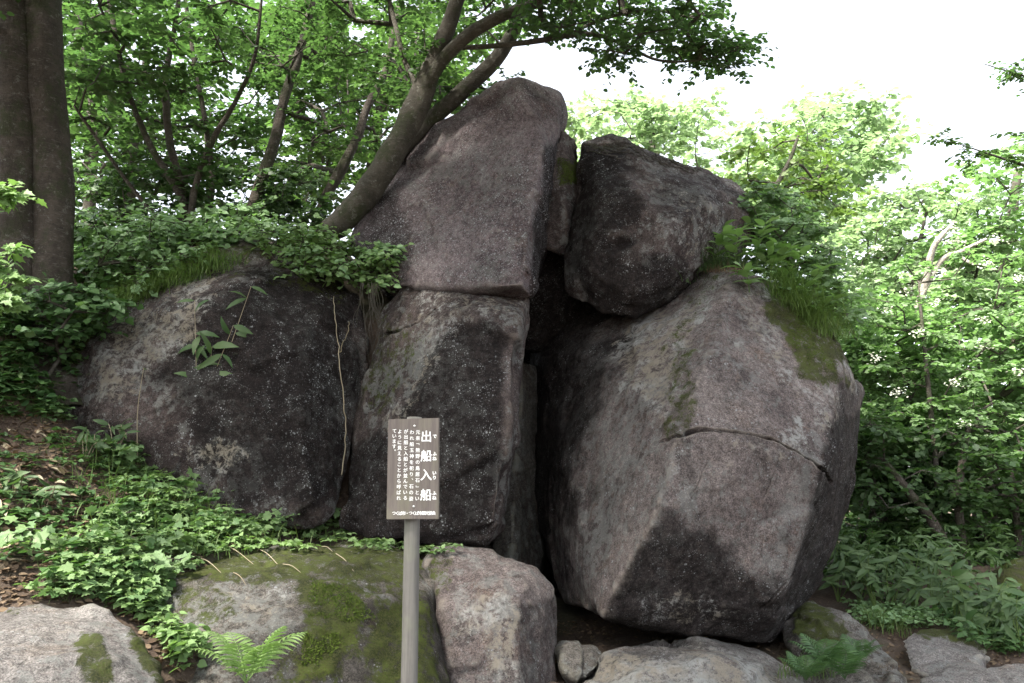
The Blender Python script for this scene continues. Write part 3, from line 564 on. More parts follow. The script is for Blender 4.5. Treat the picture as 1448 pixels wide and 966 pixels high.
def sprays(C, rad, tw, lpt, size, la, ta, T=T_HEX, width=1.0, droop=.15, nt=.30, tilt=.18, twr=.0022, flat=1.0):
    """leafy sprays round each centre: twigs radiate nearly level, leaves set along them"""
    n = len(C); c = np.repeat(C, tw, 0); m = len(c); d = rdir(m, tilt / .35 * flat); L = rad * rng.uniform(.55, 1.15, m)
    e = c + d * L[:, None] - np.array([0, 0, 1.]) * (droop * L * rng.uniform(.3, 1.2, m))[:, None]
    if ta is not None: prisms(ta, c, e, twr * 1.6, twr * .6, 3)
    t = np.tile(np.linspace(.22, 1.0, lpt), m) + rng.uniform(-.05, .05, m * lpt)
    a = np.repeat(c, lpt, 0); bb = np.repeat(e, lpt, 0); dd = norm(bb - a)
    sg = np.tile(np.where(np.arange(lpt) % 2, 1., -1.), m); side = norm(np.cross(dd, np.array([0, 0, 1.])))
    p = a + (bb - a) * t[:, None]; ld = norm(dd * rng.uniform(.4, 1.0, (len(p), 1)) + side * sg[:, None] * rng.uniform(.5, 1.1, (len(p), 1)) + rng.normal(0, .18, (len(p), 3)) - np.array([0, 0, .18]))
    nn = norm(np.array([0, 0, 1.]) + rng.normal(0, nt, (len(p), 3)))
    s = size * rng.uniform(.65, 1.15, len(p))
    if la is not None: leaves(la, T, p, ld, nn, s, width)
    return p, ld, nn, s
def region(poly, n, Y0, Y1, gap=0.0):
    poly = np.array(poly, float); lo, hi = poly.min(0), poly.max(0); out = []
    while len(out) < n:
        px = rng.uniform(lo[0], hi[0], 4 * n); py = rng.uniform(lo[1], hi[1], 4 * n); k = poly_sd(px, py, poly) > 0
        pts = P(px[k], py[k], rng.uniform(Y0, Y1, k.sum())); out += list(pts)
    return np.array(out[:n])
def trunk_roots(paths):
    r = []
    for p in paths: r.append(catmull(np.asarray(p)[:, :3], 5))
    return np.vstack(r)

# twin trunk at the left edge
def pr(pts):  # (px,py,Y,r_px) -> xyz and radius in metres
    a = np.array(pts, float); return P(a[:, 0], a[:, 1], a[:, 2]), a[:, 3] * a[:, 2] / FPX
def tree(name, label, stems, bark, crown, leafmat, size, cat='tree', group=None, rad=.45, tw=7, lpt=8, T=T_HEX, k=.0065, seg=14, limbs=(), width=1.0, droop=.15, twigs=True, nt=.30, mx=.08, over=None, tilt=.18):
    xyz0, r0 = pr(stems[0]); base = xyz0[0]
    root = thing(name, label, cat, base, group)
    allp = []
    for i, s in enumerate(stems):
        x, r = pr(s); allp.append(x); a = Acc(); tube(a, x, r, seg, 9, .12, seed=i + int(abs(base[0]) * 10)); a.build('trunk', bark, root, base, True)
    for i, s in enumerate(limbs):
        x, r = pr(s); allp.append(x); a = Acc(); tube(a, x, r, 10, 7, .06, seed=i + 40); a.build('limb', bark, root, base, True)
    rt = trunk_roots(allp); rt = rt[rt[:, 2] > rt[:, 2].min() + .25 * (rt[:, 2].max() - rt[:, 2].min())] if len(crown) else rt
    if len(crown):
        wood, lf = Acc(), Acc(); A, B, ra, rb = grow(crown, rt, None, k, mx); prisms(wood, A, B, ra, rb, 5)
        sprays(crown, rad, tw, lpt, size, lf, wood if twigs else None, T, width, droop, nt, tilt)
        if over is not None:   # unseen boughs added overhead to keep sun off the rocks, coarser leaves
            A, B, ra, rb = grow(over, rt, None, .008, .09); prisms(wood, A, B, ra, rb, 5); sprays(over, .85, 8, 9, .17, lf, wood, T_HEX, width, .2, .35, .25, .004)
        wood.build('branches', M['bark_thin'], root, base, True)['kind'] = 'stuff'; lf.build('crown', leafmat, root, base)['kind'] = 'stuff'
    return root

cA = np.vstack([region([(-350, -520), (520, -520), (420, -40), (150, -30), (-350, 60)], 150, 5.5, 9.0)])
def slab_pts(n, x0, x1, y0, y1, z0, z1): return np.stack([rng.uniform(x0, x1, n), rng.uniform(y0, y1, n), rng.uniform(z0, z1, n)], -1)
tree('tree', 'massive dark twin-trunked tree cut by the left edge of the picture', [
    [(22, 600, 8.3, 62), (22, 470, 8.5, 46), (22, 400, 8.5, 38), (20, 300, 8.5, 33), (24, 180, 8.5, 30), (20, 60, 8.5, 27), (8, -60, 8.5, 26), (-5, -260, 8.6, 22), (-10, -500, 8.8, 15)],
    [(82, 600, 8.4, 56), (77, 470, 8.7, 38), (74, 400, 8.6, 30), (74, 300, 8.6, 28), (68, 180, 8.6, 27), (62, 60, 8.6, 27), (60, -60, 8.6, 26), (75, -260, 8.4, 20), (110, -480, 8.2, 12)]], M['bark_dark'], cA, M['canopy'], .085, rad=.5, tw=7, lpt=8, seg=22, over=np.array([q for q in slab_pts(420, -10, -.5, -3.5, 7.6, 7.8, 10.5) if (((q[0] + 6.1) / 1.9) ** 2 + ((q[1] - 1.6) / 2.3) ** 2 > 1 or rng.random() < .3) and (((q[0] + 5.0) / 1.7) ** 2 + ((q[1] - 6.3) / 1.5) ** 2 > 1 or rng.random() < .35)]))  # added boughs thinned in two places to let sun onto slope and bush

cB = np.vstack([region([(430, -60), (720, -60), (730, 60), (700, 120), (640, 150), (560, 140), (470, 110)], 70, 9.2, 11.2), region([(720, -30), (1010, -30), (1000, 30), (940, 60), (840, 50), (730, 40)], 60, 8.3, 9.8),
                region([(840, 60), (920, 70), (925, 95), (870, 85)], 5, 8.7, 9.2), region([(930, 50), (1050, 70), (1035, 98), (960, 92)], 13, 8.7, 9.4), region([(990, 20), (1045, 40), (1050, 85), (990, 60)], 5, 8.7, 9.3),
                region([(680, 90), (740, 120), (735, 150), (690, 150)], 5, 9.8, 10.4),
                region([(380, -500), (1000, -500), (1050, -60), (420, -60)], 150, 6.5, 10.5)])
tree('tree', 'grey leaning tree forking above the peaked boulder it leans against', [
    [(395, 350, 10.3, 7.6), (450, 335, 10.0, 14.3), (485, 312, 9.6, 20.2), (535, 250, 9.35, 19.3), (572, 185, 9.3, 18.5), (598, 130, 9.3, 16.8), (618, 75, 9.2, 13.4), (640, 20, 9.1, 11.8), (655, -60, 9.0, 10.9), (660, -260, 8.6, 6.7)]],
    M['bark_grey'], cB, M['canopy'], .075, limbs=[
    [(555, 225, 9.6, 11.8), (600, 178, 9.7, 12.6), (655, 128, 9.75, 12.6), (700, 85, 9.75, 11.8), (728, 40, 9.7, 10.1), (750, -20, 9.6, 9.2), (800, -150, 9.2, 5.9)],
    [(592, 145, 9.3, 10.1), (622, 90, 9.15, 10.9), (665, 48, 9.0, 10.1), (710, 22, 8.9, 9.2), (765, 0, 8.8, 7.6), (840, -60, 8.5, 5.0)],
    [(650, 68, 9.2, 3.4), (700, 65, 9.1, 4.2), (760, 58, 9.0, 4.2), (830, 48, 9.0, 3.8), (880, 62, 8.9, 2.9), (930, 85, 8.9, 2.1), (990, 85, 8.9, 1.5), (1045, 70, 8.9, 0.8)],
    [(800, 52, 9.0, 2.9), (850, 28, 9.0, 2.5), (920, 15, 9.0, 2.1), (1000, 30, 9.0, 1.0)],
    [(590, 125, 9.3, 4.2), (572, 85, 9.4, 4.2), (560, 40, 9.5, 3.8), (548, -10, 9.5, 3.4)]], rad=.42, tw=7, lpt=8, seg=18, k=.006, over=slab_pts(230, -1.5, 4.2, -1.5, 7.4, 7.8, 10.2))  # further unseen boughs added here to block the sun

tree('tree', 'slim dark tree rising between the bushes midway along the upper left', [
    [(345, 330, 11.5, 11), (365, 270, 11.5, 9), (388, 200, 11.5, 8.5), (402, 140, 11.5, 8), (420, 85, 11.5, 7), (440, 10, 11.5, 6), (450, -80, 11.4, 4)]], M['bark_dark'],
    np.vstack([region([(300, -60), (480, -60), (480, 90), (310, 100)], 45, 10.5, 13), region([(380, 60), (540, 60), (560, 200), (400, 210)], 26, 11.5, 13.5)]), M['canopy'], .085, rad=.5, tw=7, lpt=8)
tree('tree', 'thin crooked tree just left of the leaning grey tree', [
    [(445, 330, 12, 9), (455, 290, 12, 7), (480, 245, 12, 8), (505, 195, 12, 6.5), (520, 150, 12, 6), (545, 100, 12, 5), (560, 20, 12, 4)]], M['bark_dark'],
    np.vstack([region([(440, 60), (620, 40), (620, 180), (470, 240)], 32, 12, 14.5), region([(380, 190), (500, 190), (470, 290), (370, 290)], 16, 12.5, 14)]), M['canopy2'], .085, rad=.5, tw=7, lpt=8)
tree('tree', 'many-stemmed bushy tree between the twin trunks and slim dark tree', [
    [(262, 345, 10.8, 8.4), (258, 270, 10.8, 6.3), (240, 200, 10.8, 5.6), (235, 110, 10.8, 4.9), (250, 20, 10.8, 3.5), (260, -80, 10.8, 2.8)],
    [(275, 345, 10.9, 7.7), (262, 290, 10.7, 5.6), (215, 210, 10.6, 4.9), (185, 140, 10.5, 4.2), (165, 60, 10.4, 4.2), (150, -30, 10.3, 3.5)],
    [(268, 340, 10.6, 7.0), (275, 270, 10.6, 4.9), (300, 200, 10.5, 4.5), (335, 140, 10.4, 3.5), (360, 80, 10.2, 2.8), (370, 0, 10, 2.1)],
    [(285, 340, 11.0, 6.3), (300, 260, 11.2, 4.2), (290, 170, 11.3, 3.5), (275, 90, 11.4, 3.5), (262, 0, 11.5, 2.8)],
    [(255, 345, 10.7, 4.9), (190, 270, 10.6, 2.8), (140, 200, 10.4, 2.8), (105, 150, 10.2, 1.8)]], M['bark_dark'],
    np.vstack([region([(95, -60), (330, -60), (350, 110), (100, 130)], 75, 9.4, 12), region([(95, 120), (330, 120), (350, 250), (110, 290)], 55, 10.4, 13)]), M['canopy'], .10, rad=.5, tw=7, lpt=8)
# tree behind all of them closing the upper left
for i, (poly, n, y0, y1, st, lab, mt) in enumerate([
    ([(80, 0), (420, 0), (420, 300), (80, 350)], 150, 15, 18, [(180, 360, 16, 8), (190, 200, 16, 7), (210, 60, 16, 5), (215, -60, 16, 3)], 'leafy tree standing in the second row behind the twin trunks', 'canopy'),
    ([(400, 0), (720, 0), (640, 150), (520, 270), (420, 300)], 140, 15, 18, [(520, 380, 16.5, 12), (530, 200, 16.5, 9), (560, 60, 16.5, 7), (570, -60, 16.5, 4)], 'pale green tree in the second row behind the leaning grey tree', 'canopy2'),
    ([(-80, -60), (140, -60), (140, 330), (-80, 330)], 80, 13, 16, [(120, 360, 14, 10), (130, 200, 14, 8), (110, 20, 14, 5)], 'dark leafy tree glimpsed behind the twin trunks at far left', 'canopy')]):
    tree('tree', lab, [st], M['bark_dark'], region(poly, n, y0, y1), M[mt], .14, rad=.75, tw=8, lpt=9, k=.005)

# sunlit trees beyond the rocks at the right
far = [
 ('airy pale tree showing above the dark perched boulder', [(930, 420, 20, 10), (930, 260, 20, 7), (920, 190, 20, 4)], [(800, 150), (860, 135), (1000, 140), (1020, 200), (1080, 290), (960, 260), (880, 215), (815, 215)], 55, 18, 22, 'far2', .16),
 ('rounded pale tree crown against the white sky right of centre', [(1130, 480, 18, 5), (1120, 330, 18, 4), (1150, 220, 18, 2)], [(1040, 200), (1130, 145), (1250, 140), (1275, 190), (1225, 260), (1220, 340), (1100, 340), (1050, 280)], 115, 16, 20, 'far2', .15),
 ('olive leaved small tree growing over the shoulder of the huge boulder', [(1080, 330, 11, 5), (1090, 280, 11, 4), (1115, 230, 11, 3), (1130, 190, 11, 2)], [(1040, 200), (1100, 180), (1160, 195), (1200, 290), (1140, 300), (1060, 260)], 20, 10.5, 12, 'far_olive', .09),
 ('light green tree at the right edge with a thin high branch', [(1400, 560, 17, 10), (1420, 380, 17, 8), (1440, 240, 17, 6)], [(1330, 250), (1500, 170), (1560, 500), (1340, 480)], 90, 14, 18, 'far', .13),
 ('yellow-green tree in full light behind the bleached dead branch', [(1290, 560, 16, 4), (1290, 400, 16, 3), (1310, 300, 16, 2)], [(1140, 330), (1190, 300), (1250, 270), (1400, 250), (1430, 400), (1300, 480), (1150, 480)], 150, 14.5, 18, 'far2', .12),
 ('dense bright shrubby tree right of the huge boulder', [(1260, 800, 13, 4), (1260, 640, 13, 3), (1280, 520, 13, 2)], [(1190, 420), (1330, 430), (1340, 640), (1215, 650)], 150, 12, 14.5, 'far', .10),
 ('dense broad leaved tree filling the right edge at mid height', [(1400, 820, 12.5, 5), (1390, 680, 12.5, 4), (1400, 540, 12.5, 2)], [(1320, 430), (1520, 420), (1520, 680), (1310, 660)], 150, 11.5, 14, 'far', .10),
]
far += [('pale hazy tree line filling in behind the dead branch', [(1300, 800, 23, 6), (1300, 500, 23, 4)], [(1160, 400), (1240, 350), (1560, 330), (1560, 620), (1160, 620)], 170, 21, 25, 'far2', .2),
 ('dim green tree line low behind the right hand thicket', [(1380, 840, 20, 6), (1380, 600, 20, 4)], [(1160, 560), (1560, 560), (1560, 880), (1160, 860)], 170, 19, 22, 'far', .18)]
for lab, st, poly, n, y0, y1, mt, sz in far:
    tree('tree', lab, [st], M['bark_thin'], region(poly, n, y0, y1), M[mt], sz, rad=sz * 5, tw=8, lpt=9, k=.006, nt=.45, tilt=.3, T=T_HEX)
# small dark understorey trees, lower right
for lab, st, poly, n, y0, y1, mt in [
 ('arching dark stemmed tree in the shade of the right hand thicket', [[(1350, 870, 11, 9), (1345, 800, 11, 8), (1320, 740, 11, 7), (1280, 690, 11, 6), (1250, 650, 11.2, 4)], [(1360, 870, 11.2, 7), (1362, 780, 11.2, 6), (1355, 700, 11.2, 5), (1370, 600, 11.4, 4)]], [(1210, 590), (1340, 600), (1400, 700), (1230, 740)], 60, 10.8, 13, 'canopy'),
 ('shady low tree behind the bamboo grass beside the huge boulder', [[(1230, 860, 12, 6), (1225, 780, 12, 5), (1240, 690, 12, 3)]], [(1170, 600), (1300, 640), (1310, 840), (1170, 830)], 120, 11.5, 14, 'far_dark'),
 ('shady low tree above the dark mossy boulder at the right edge', [[(1450, 850, 11.5, 6), (1440, 760, 11.5, 5), (1430, 660, 11.5, 3)]], [(1330, 640), (1520, 640), (1520, 820), (1340, 800)], 120, 10.8, 13, 'far_dark'),
 ('dim thicket tree closing the view low on the right', [[(1330, 860, 16, 7), (1330, 700, 16, 5), (1340, 560, 16, 4)]], [(1160, 480), (1560, 480), (1560, 850), (1160, 850)], 150, 15, 18, 'far_dark')]:
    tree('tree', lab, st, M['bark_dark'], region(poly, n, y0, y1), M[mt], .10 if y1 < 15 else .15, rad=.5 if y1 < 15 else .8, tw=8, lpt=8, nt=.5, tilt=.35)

# branch tips hanging in at the right edge
def twig_branch(label, line, n, sz, mat, spread):
    x, r = pr(line); root = thing('overhanging_branch', label, 'branch', x[0]); a = Acc(); tube(a, x, r, 6, 5, .02); a.build('stem', M['bark_thin'], root, x[0], True)
    q = catmull(x, 6); q = q[len(q) // 4:]; c = q[rng.integers(0, len(q), n)] + rng.normal(0, spread, (n, 3)); lf = Acc(); w = Acc(); sprays(c, .22, 5, 6, sz, lf, w, T_HEX, .8); w.build('twigs', M['bark_thin'], root, x[0])['kind'] = 'stuff'; lf.build('foliage', mat, root, x[0])['kind'] = 'stuff'
twig_branch('small leafy branch tip against white sky at the upper right edge', [(1560, 100, 9, 3), (1490, 115, 9, 2), (1440, 105, 9, 1.5), (1390, 90, 9, .6)], 11, .06, M['canopy'], .06)
twig_branch('larger dark leafy branch reaching in from the right edge below the other', [(1580, 260, 9, 4), (1500, 250, 9, 3), (1430, 228, 9, 2), (1345, 200, 9, .6)], 17, .07, M['canopy2'], .13)

# bleached dead branch
x, r = pr([(1296, 440, 13, 5), (1310, 395, 12.8, 5), (1320, 350, 12.6, 4.5), (1348, 315, 12.5, 2)]); root = thing('dead_branch', 'bleached forked dead branch sticking up out of the bright foliage', 'branch', x[0])
a = Acc(); tube(a, x, r, 8, 6, .1); a.build('main_stem', M['bark_pale'], root, x[0], True)
for s in ([(1300, 425, 12.9, 4), (1330, 370, 12.7, 4), (1360, 355, 12.6, 3), (1395, 338, 12.5, 2)], [(1350, 358, 12.6, 3), (1372, 372, 12.5, 2.4), (1385, 375, 12.5, 1)]):
    xx, rr = pr(s); a = Acc(); tube(a, xx, rr, 8, 6, .1); a.build('side_stem', M['bark_pale'], root, x[0], True)

# white flower heads among the bright shrubs
fl = [(1352, 342), (1282, 408), (1322, 428), (1345, 322), (1240, 352), (1395, 372), (1212, 380), (1330, 388), (1270, 555), (1392, 490), (1238, 506), (1350, 540), (1440, 395), (1445, 525), (1390, 452), (1300, 470), (1175, 352), (1253, 440), (1410, 340), (1365, 600)]
bush = thing('flowering_shrub', 'tall shrub with scattered white flower heads in the bright right hand thicket', 'shrub', P(1330, 830, 11.6))
xb, rb_ = pr([(1330, 830, 11.6, 5), (1325, 680, 11.6, 4), (1310, 520, 11.6, 3), (1300, 420, 11.6, 2)]); a = Acc(); tube(a, xb, rb_, 8, 6, .05); a.build('stem', M['bark_thin'], bush, xb[0], True)
C = region([(1200, 370), (1460, 340), (1480, 640), (1220, 640)], 75, 11.2, 12.2); lf = Acc(); wd = Acc(); A, B, ra, rb = grow(C, catmull(xb, 5), None, .005, .03); prisms(wd, A, B, ra, rb, 4); sprays(C, .34, 6, 7, .10, lf, wd, T_HEX, .85, nt=.4, tilt=.25)
wd.build('branches', M['bark_thin'], bush, xb[0])['kind'] = 'stuff'; lf.build('foliage', M['far'], bush, xb[0])['kind'] = 'stuff'
for (px, py) in fl:
    c0 = P(px, py, 11.1); a = Acc(); n = 34; q = c0 + rng.normal(0, 1, (n, 3)) * np.array([.055, .05, .035]); leaves(a, T_HEX, q, rdir(n), norm(np.array([0, -.4, 1]) + rng.normal(0, .4, (n, 3))), .032, 1.2); a.build('flower_head', M['flower'], bush, xb[0])['kind'] = 'stuff'

# ------------------------------------------------------------------ individual-leaf plants
def leaf_mesh(name, T, mat, width=1.0):
    v = T[0].copy(); v[:, 1] *= width; return mesh_np(name, v, [T[1]], [mat], True)
LM = {'shrub': [leaf_mesh('leaf', T_BROAD, M['shrub'], w) for w in (.95, 1.1, .85)], 'lobed': [leaf_mesh('leaf', T_LOBE, M['herb'], w) for w in (.95, 1.1)],
      'bamboo': [leaf_mesh('leaf', T_LONG, M['bamboo'], w) for w in (.9, 1.2)], 'lance': [leaf_mesh('leaf', T_LONG, M['bright'], w) for w in (1.6, 2.0)], 'bright': [leaf_mesh('leaf', T_LOBE, M['bright'], w) for w in (.8, 1.0)],
      'dry': [leaf_mesh('leaf', T_LONG, M['straw'], w) for w in (.8, 1.2)]}
def leaf_objects(root, base, kind, pos, d, n, size):
    x, y, z = frames(d, n)
    for i in range(len(pos)):
        o = bpy.data.objects.new('leaf', random.choice(LM[kind])); COL.objects.link(o); o.parent = root
        m = Matrix(((x[i, 0], y[i, 0], z[i, 0], pos[i, 0] - base[0]), (x[i, 1], y[i, 1], z[i, 1], pos[i, 1] - base[1]), (x[i, 2], y[i, 2], z[i, 2], pos[i, 2] - base[2]), (0, 0, 0, 1)))
        o.matrix_basis = m @ Matrix.Scale(float(size[i]), 4)
def shrub(label, base_px, centers, kind, mat, T, size, nobj=110, rad=.26, tw=6, lpt=5, cat='shrub', name='shrub', width=1.0):
    base = P(*base_px); root = thing(name, label, cat, base); wd = Acc()
    A, B, ra, rb = grow(centers, base[None] + np.array([[0, 0, .05], [0.03, 0, .2]]), None, .0035, .02); prisms(wd, A, B, ra, rb, 4)
    p, d, n, s = sprays(centers, rad, tw, lpt, size, None, wd, T, 1, .12, .40, .3); n = norm(n + np.array([-.1, -.75, 0]))
    wd.build('stem', M['bark_thin'], root, base)['kind'] = 'stuff'
    o = np.argsort(p[:, 1] + rng.uniform(0, .3, len(p))); px, py = proj(p); vis = (px > 0) & (px < 1448) & (py > 0) & (py < 966); o = [i for i in o if vis[i]]
    pick = np.array(o[:nobj], int); rest = np.setdiff1d(np.arange(len(p)), pick)
    leaf_objects(root, base, kind, p[pick], d[pick], n[pick], s[pick])
    a = Acc(); leaves(a, T, p[rest], d[rest], n[rest], s[rest], width); f = a.build('foliage', mat, root, base)
    if f: f['kind'] = 'stuff'
    return root
shrub('leafy bush between the twin trunks and the left boulder', (150, 400, 9.2), region([(100, 310), (230, 290), (290, 350), (200, 405), (110, 395), (100, 350)], 52, 8.6, 9.4), 'shrub', M['shrub'], T_BROAD, .075)
shrub('leafy bush under the many-stemmed tree behind the left boulder', (270, 370, 10.2), region([(190, 300), (360, 290), (390, 335), (270, 360), (215, 390)], 64, 9.2, 10.2), 'shrub', M['shrub'], T_BROAD, .085)
shrub('leafy bush spilling over the top right shoulder of the left boulder', (440, 370, 9.9), np.vstack([region([(340, 320), (440, 320), (520, 345), (580, 375), (560, 400), (480, 405), (400, 385), (370, 350)], 75, 8.7, 9.3)]), 'shrub', M['bright'], T_BROAD, .072, nobj=150)
shrub('sparse leafy sprig reaching in front of the peaked boulder base', (520, 395, 9.2), region([(520, 340), (585, 335), (585, 390), (530, 400)], 7, 8.7, 9.1), 'shrub', M['shrub'], T_BROAD, .07, nobj=80)
shrub('dim bush below the slim dark tree behind the ridge of bushes', (380, 330, 11.5), region([(290, 240), (440, 240), (470, 320), (330, 335)], 80, 11, 12.3), 'shrub', M['canopy'], T_BROAD, .09, nobj=40)
shrub('dim bush behind the leafy bush near the twin trunks', (160, 330, 11), region([(95, 240), (270, 240), (290, 340), (100, 345)], 80, 10.6, 12), 'shrub', M['canopy'], T_BROAD, .09, nobj=40)
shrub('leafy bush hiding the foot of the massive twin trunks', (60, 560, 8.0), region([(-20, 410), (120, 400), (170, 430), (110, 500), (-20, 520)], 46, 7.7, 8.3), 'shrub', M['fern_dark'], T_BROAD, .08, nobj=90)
shrub('small bright leafed plant at the left edge beside the dark trunk', (-30, 520, 5.6), region([(-30, 350), (35, 355), (45, 380), (10, 440), (-30, 440)], 8, 5.3, 5.7), 'bright', M['bright'], T_LOBE, .085, nobj=60, rad=.17, cat='plant', name='leafy_plant')
shrub('bright leaf sprig at the left edge, highest of the pale sprigs', (-40, 330, 5.6), region([(-30, 245), (20, 250), (20, 280), (-30, 280)], 4, 5.3, 5.7), 'bright', M['bright'], T_LOBE, .08, nobj=60, rad=.15, cat='plant', name='leafy_plant')

# plants on the crown of the right boulder
def stalk_plant(label, px, py, Y, h, n, size, kind, lean, cat='plant', name='leafy_plant', on=None):
    hh = hit(px, py, on) if on else None; base = hh[0] if hh else P(px, py, Y); top = base + np.array([lean, -.05, h]); root = thing(name, label, cat, base)
    mid = (base + top) / 2 + np.array([-lean * .25, 0, .05 * h]); a = Acc(); q = np.array([base - [0, 0, .03], mid, top]); tube(a, q, [.006, .005, .003], 5, 5, 0); a.build('stem', M['bark_thin'] if kind != 'lance' else M['grass'], root, base)
    c = catmull(q, 8); t = np.linspace(.35, 1, n); p = c[(t * (len(c) - 1)).astype(int)]; az = np.arange(n) * 2.4 + px; d = np.stack([np.cos(az), np.sin(az) * .7, np.full(n, .25)], -1) + rng.normal(0, .12, (n, 3)); nn = norm(np.array([0, -.25, 1]) + rng.normal(0, .25, (n, 3)))
    leaf_objects(root, base, kind, p, norm(d), nn, size * rng.uniform(.75, 1.15, n)); return root
sp = [(1025, 330, .4, .0, 'lance', 'upper leafy stalk before the dark perched boulder right end'), (1050, 320, .4, .1, 'lance', 'leafy stalk touching the right end of the dark perched boulder'), (1070, 335, .45, .1, 'lance', 'leafy stalk behind the middle of the huge boulder crown'), (1095, 360, .4, .2, 'lance', 'leafy stalk between the middle and right of the huge boulder crown'), (1012, 345, .42, .10, 'lance', 'broad lance leafed stalk standing highest on the huge boulder'), (1040, 350, .5, .05, 'lance', 'leafy stalk beside the tallest one on the huge boulder crown'), (1080, 350, .35, .15, 'lance', 'leafy stalk in the middle of the huge boulder crown'),
      (1110, 370, .45, .25, 'lance', 'leafy stalk leaning right over the huge boulder crown'), (1135, 400, .5, .3, 'lance', 'long stalk leaning out from the right shoulder of the huge boulder'), (1155, 425, .4, .35, 'lance', 'lowest leaning stalk at the right shoulder of the huge boulder'), (1060, 375, .25, -.08, 'lance', 'short leafy stalk near the apex of the huge boulder')]
for (px, py, h, ln, kd, lab) in sp: stalk_plant(lab, px, py + 38, 9.0, h, 16, .22, kd, ln, on=['right', 'perched'])
shrub('round leafed seedling on the shoulder of the huge boulder', (1108, 425, 9.0), P(np.array([1085, 1108, 1120.]), np.array([388, 408, 412.]), np.array([8.9, 8.8, 8.8])), 'shrub', M['herb'], T_BROAD, .06, nobj=40, rad=.1, tw=5, lpt=3, cat='plant', name='seedling')
shrub('mixed leafy bush behind the grass on the huge boulder crown', (1110, 400, 9.9), region([(1010, 270), (1090, 260), (1180, 330), (1200, 430), (1195, 470), (1130, 430), (1070, 380), (1035, 340)], 120, 9.5, 10.4), 'shrub', M['far'], T_BROAD, .085, nobj=80)

def blades(acc, base, h, n_seg=4, w=.006, lean=.5, dirs=None):
    N = len(base); az = rng.uniform(0, 2 * np.pi, N) if dirs is None else dirs; d = np.stack([np.cos(az), np.sin(az), 0 * az], -1); s = np.stack([-np.sin(az), np.cos(az), 0 * az], -1)
    h = h * rng.uniform(.3, 1.25, N); ln = lean * rng.uniform(.3, 1.6, N); V = []
    for k in range(n_seg + 1):
        t = k / n_seg; c = base + d * (h * ln * t ** 1.8)[:, None] + np.array([0, 0, 1.]) * (h * (t - .35 * ln * t ** 2.4))[:, None]; ww = w * (1 - t) ** .7 + .0004
        V += [c - s * ww, c + s * ww]
    V = np.stack(V, 1); f = np.array([(2 * k, 2 * k + 1, 2 * k + 3, 2 * k + 2) for k in range(n_seg)]); acc.add(V, (np.arange(N)[:, None, None] * (2 * n_seg + 2) + f[None]).reshape(-1, 4))
def grass_patch(label, pxs, n_per, spread, h, mat, names, w=.0034, lean=.7, name='grass_tuft', group=None, up=0):
    pts = []
    for (px, py) in pxs:
        hh = hit(px, py, names)
        if hh is None: continue
        b = hh[0][None] + rng.normal(0, spread, (n_per, 3)) * np.array([1, 1, .15]); pts.append(b)
    pts = np.vstack(pts); a = Acc(); blades(a, pts, h, 4, w, lean); c = pts.mean(0); o = a.build(name, mat, None, c); tag(o, label, 'grass', group, 'stuff'); return o
grass_patch('fringe of long grass and dry stems over the apex of the huge boulder', [(x, 378 + abs(x - 1040) * .12) for x in range(985, 1085, 7)], 60, .07, .27, M['bamboo'], ['right', 'perched'], lean=1.2)
grass_patch('long grass drooping down the right shoulder of the huge boulder', [(x, 385 + (x - 1080) * .95) for x in range(1085, 1185, 6)] + [(x, 400 + (x - 1080) * .9) for x in range(1085, 1170, 10)], 75, .10, .34, M['grass'], ['right'], lean=1.4)
grass_patch('short brown dry stems at the lip where the perched boulder meets the huge boulder', [(x, 385) for x in range(1000, 1050, 6)], 22, .05, .12, M['litter'], ['right'], lean=.5, name='dry_stems')
grass_patch('thin tuft of pale blades hanging under the perched boulder edge', [(968, 400), (978, 398), (988, 396)], 9, .03, .2, M['bamboo'], ['perched', 'right'], lean=1.2)
grass_patch('grassy bank beneath the bush at the upper left of the left boulder', [(x, 470 - (x - 90) * .42) for x in range(80, 330, 6)], 60, .11, .24, M['grass'], ['left', 'ground'], lean=1.3)
grass_patch('tuft of grass beside the mossy sloping rock on the right', [(1240, 885), (1252, 890), (1262, 895), (1230, 882), (1275, 900)], 30, .06, .24, M['grass'], ['rmoss', 'ground', 'rpale'])
grass_patch('tuft of grass at the foot of the flat lichen crusted rock', [(1130, 950), (1150, 955), (1115, 958), (1170, 960)], 26, .06, .2, M['grass'], ['rmoss', 'ground', 'flat'])

# ------------------------------------------------------------------ ground cover on the left slope
def surf_pts(poly, n, names=('ground',)):
    poly_ = np.array(poly, float); lo, hi = poly_.min(0), poly_.max(0); out = []; nr = []
    for _ in range(n * 6):
        px, py = rng.uniform(lo[0], hi[0]), rng.uniform(lo[1], hi[1])
        if poly_sd(np.array([px]), np.array([py]), poly_)[0] < 0: continue
        h = hit(px, py)
        if h is None or h[3] not in names: continue
        out.append(h[0]); nr.append(h[1])
        if len(out) >= n: break
    return np.array(out), np.array(nr)
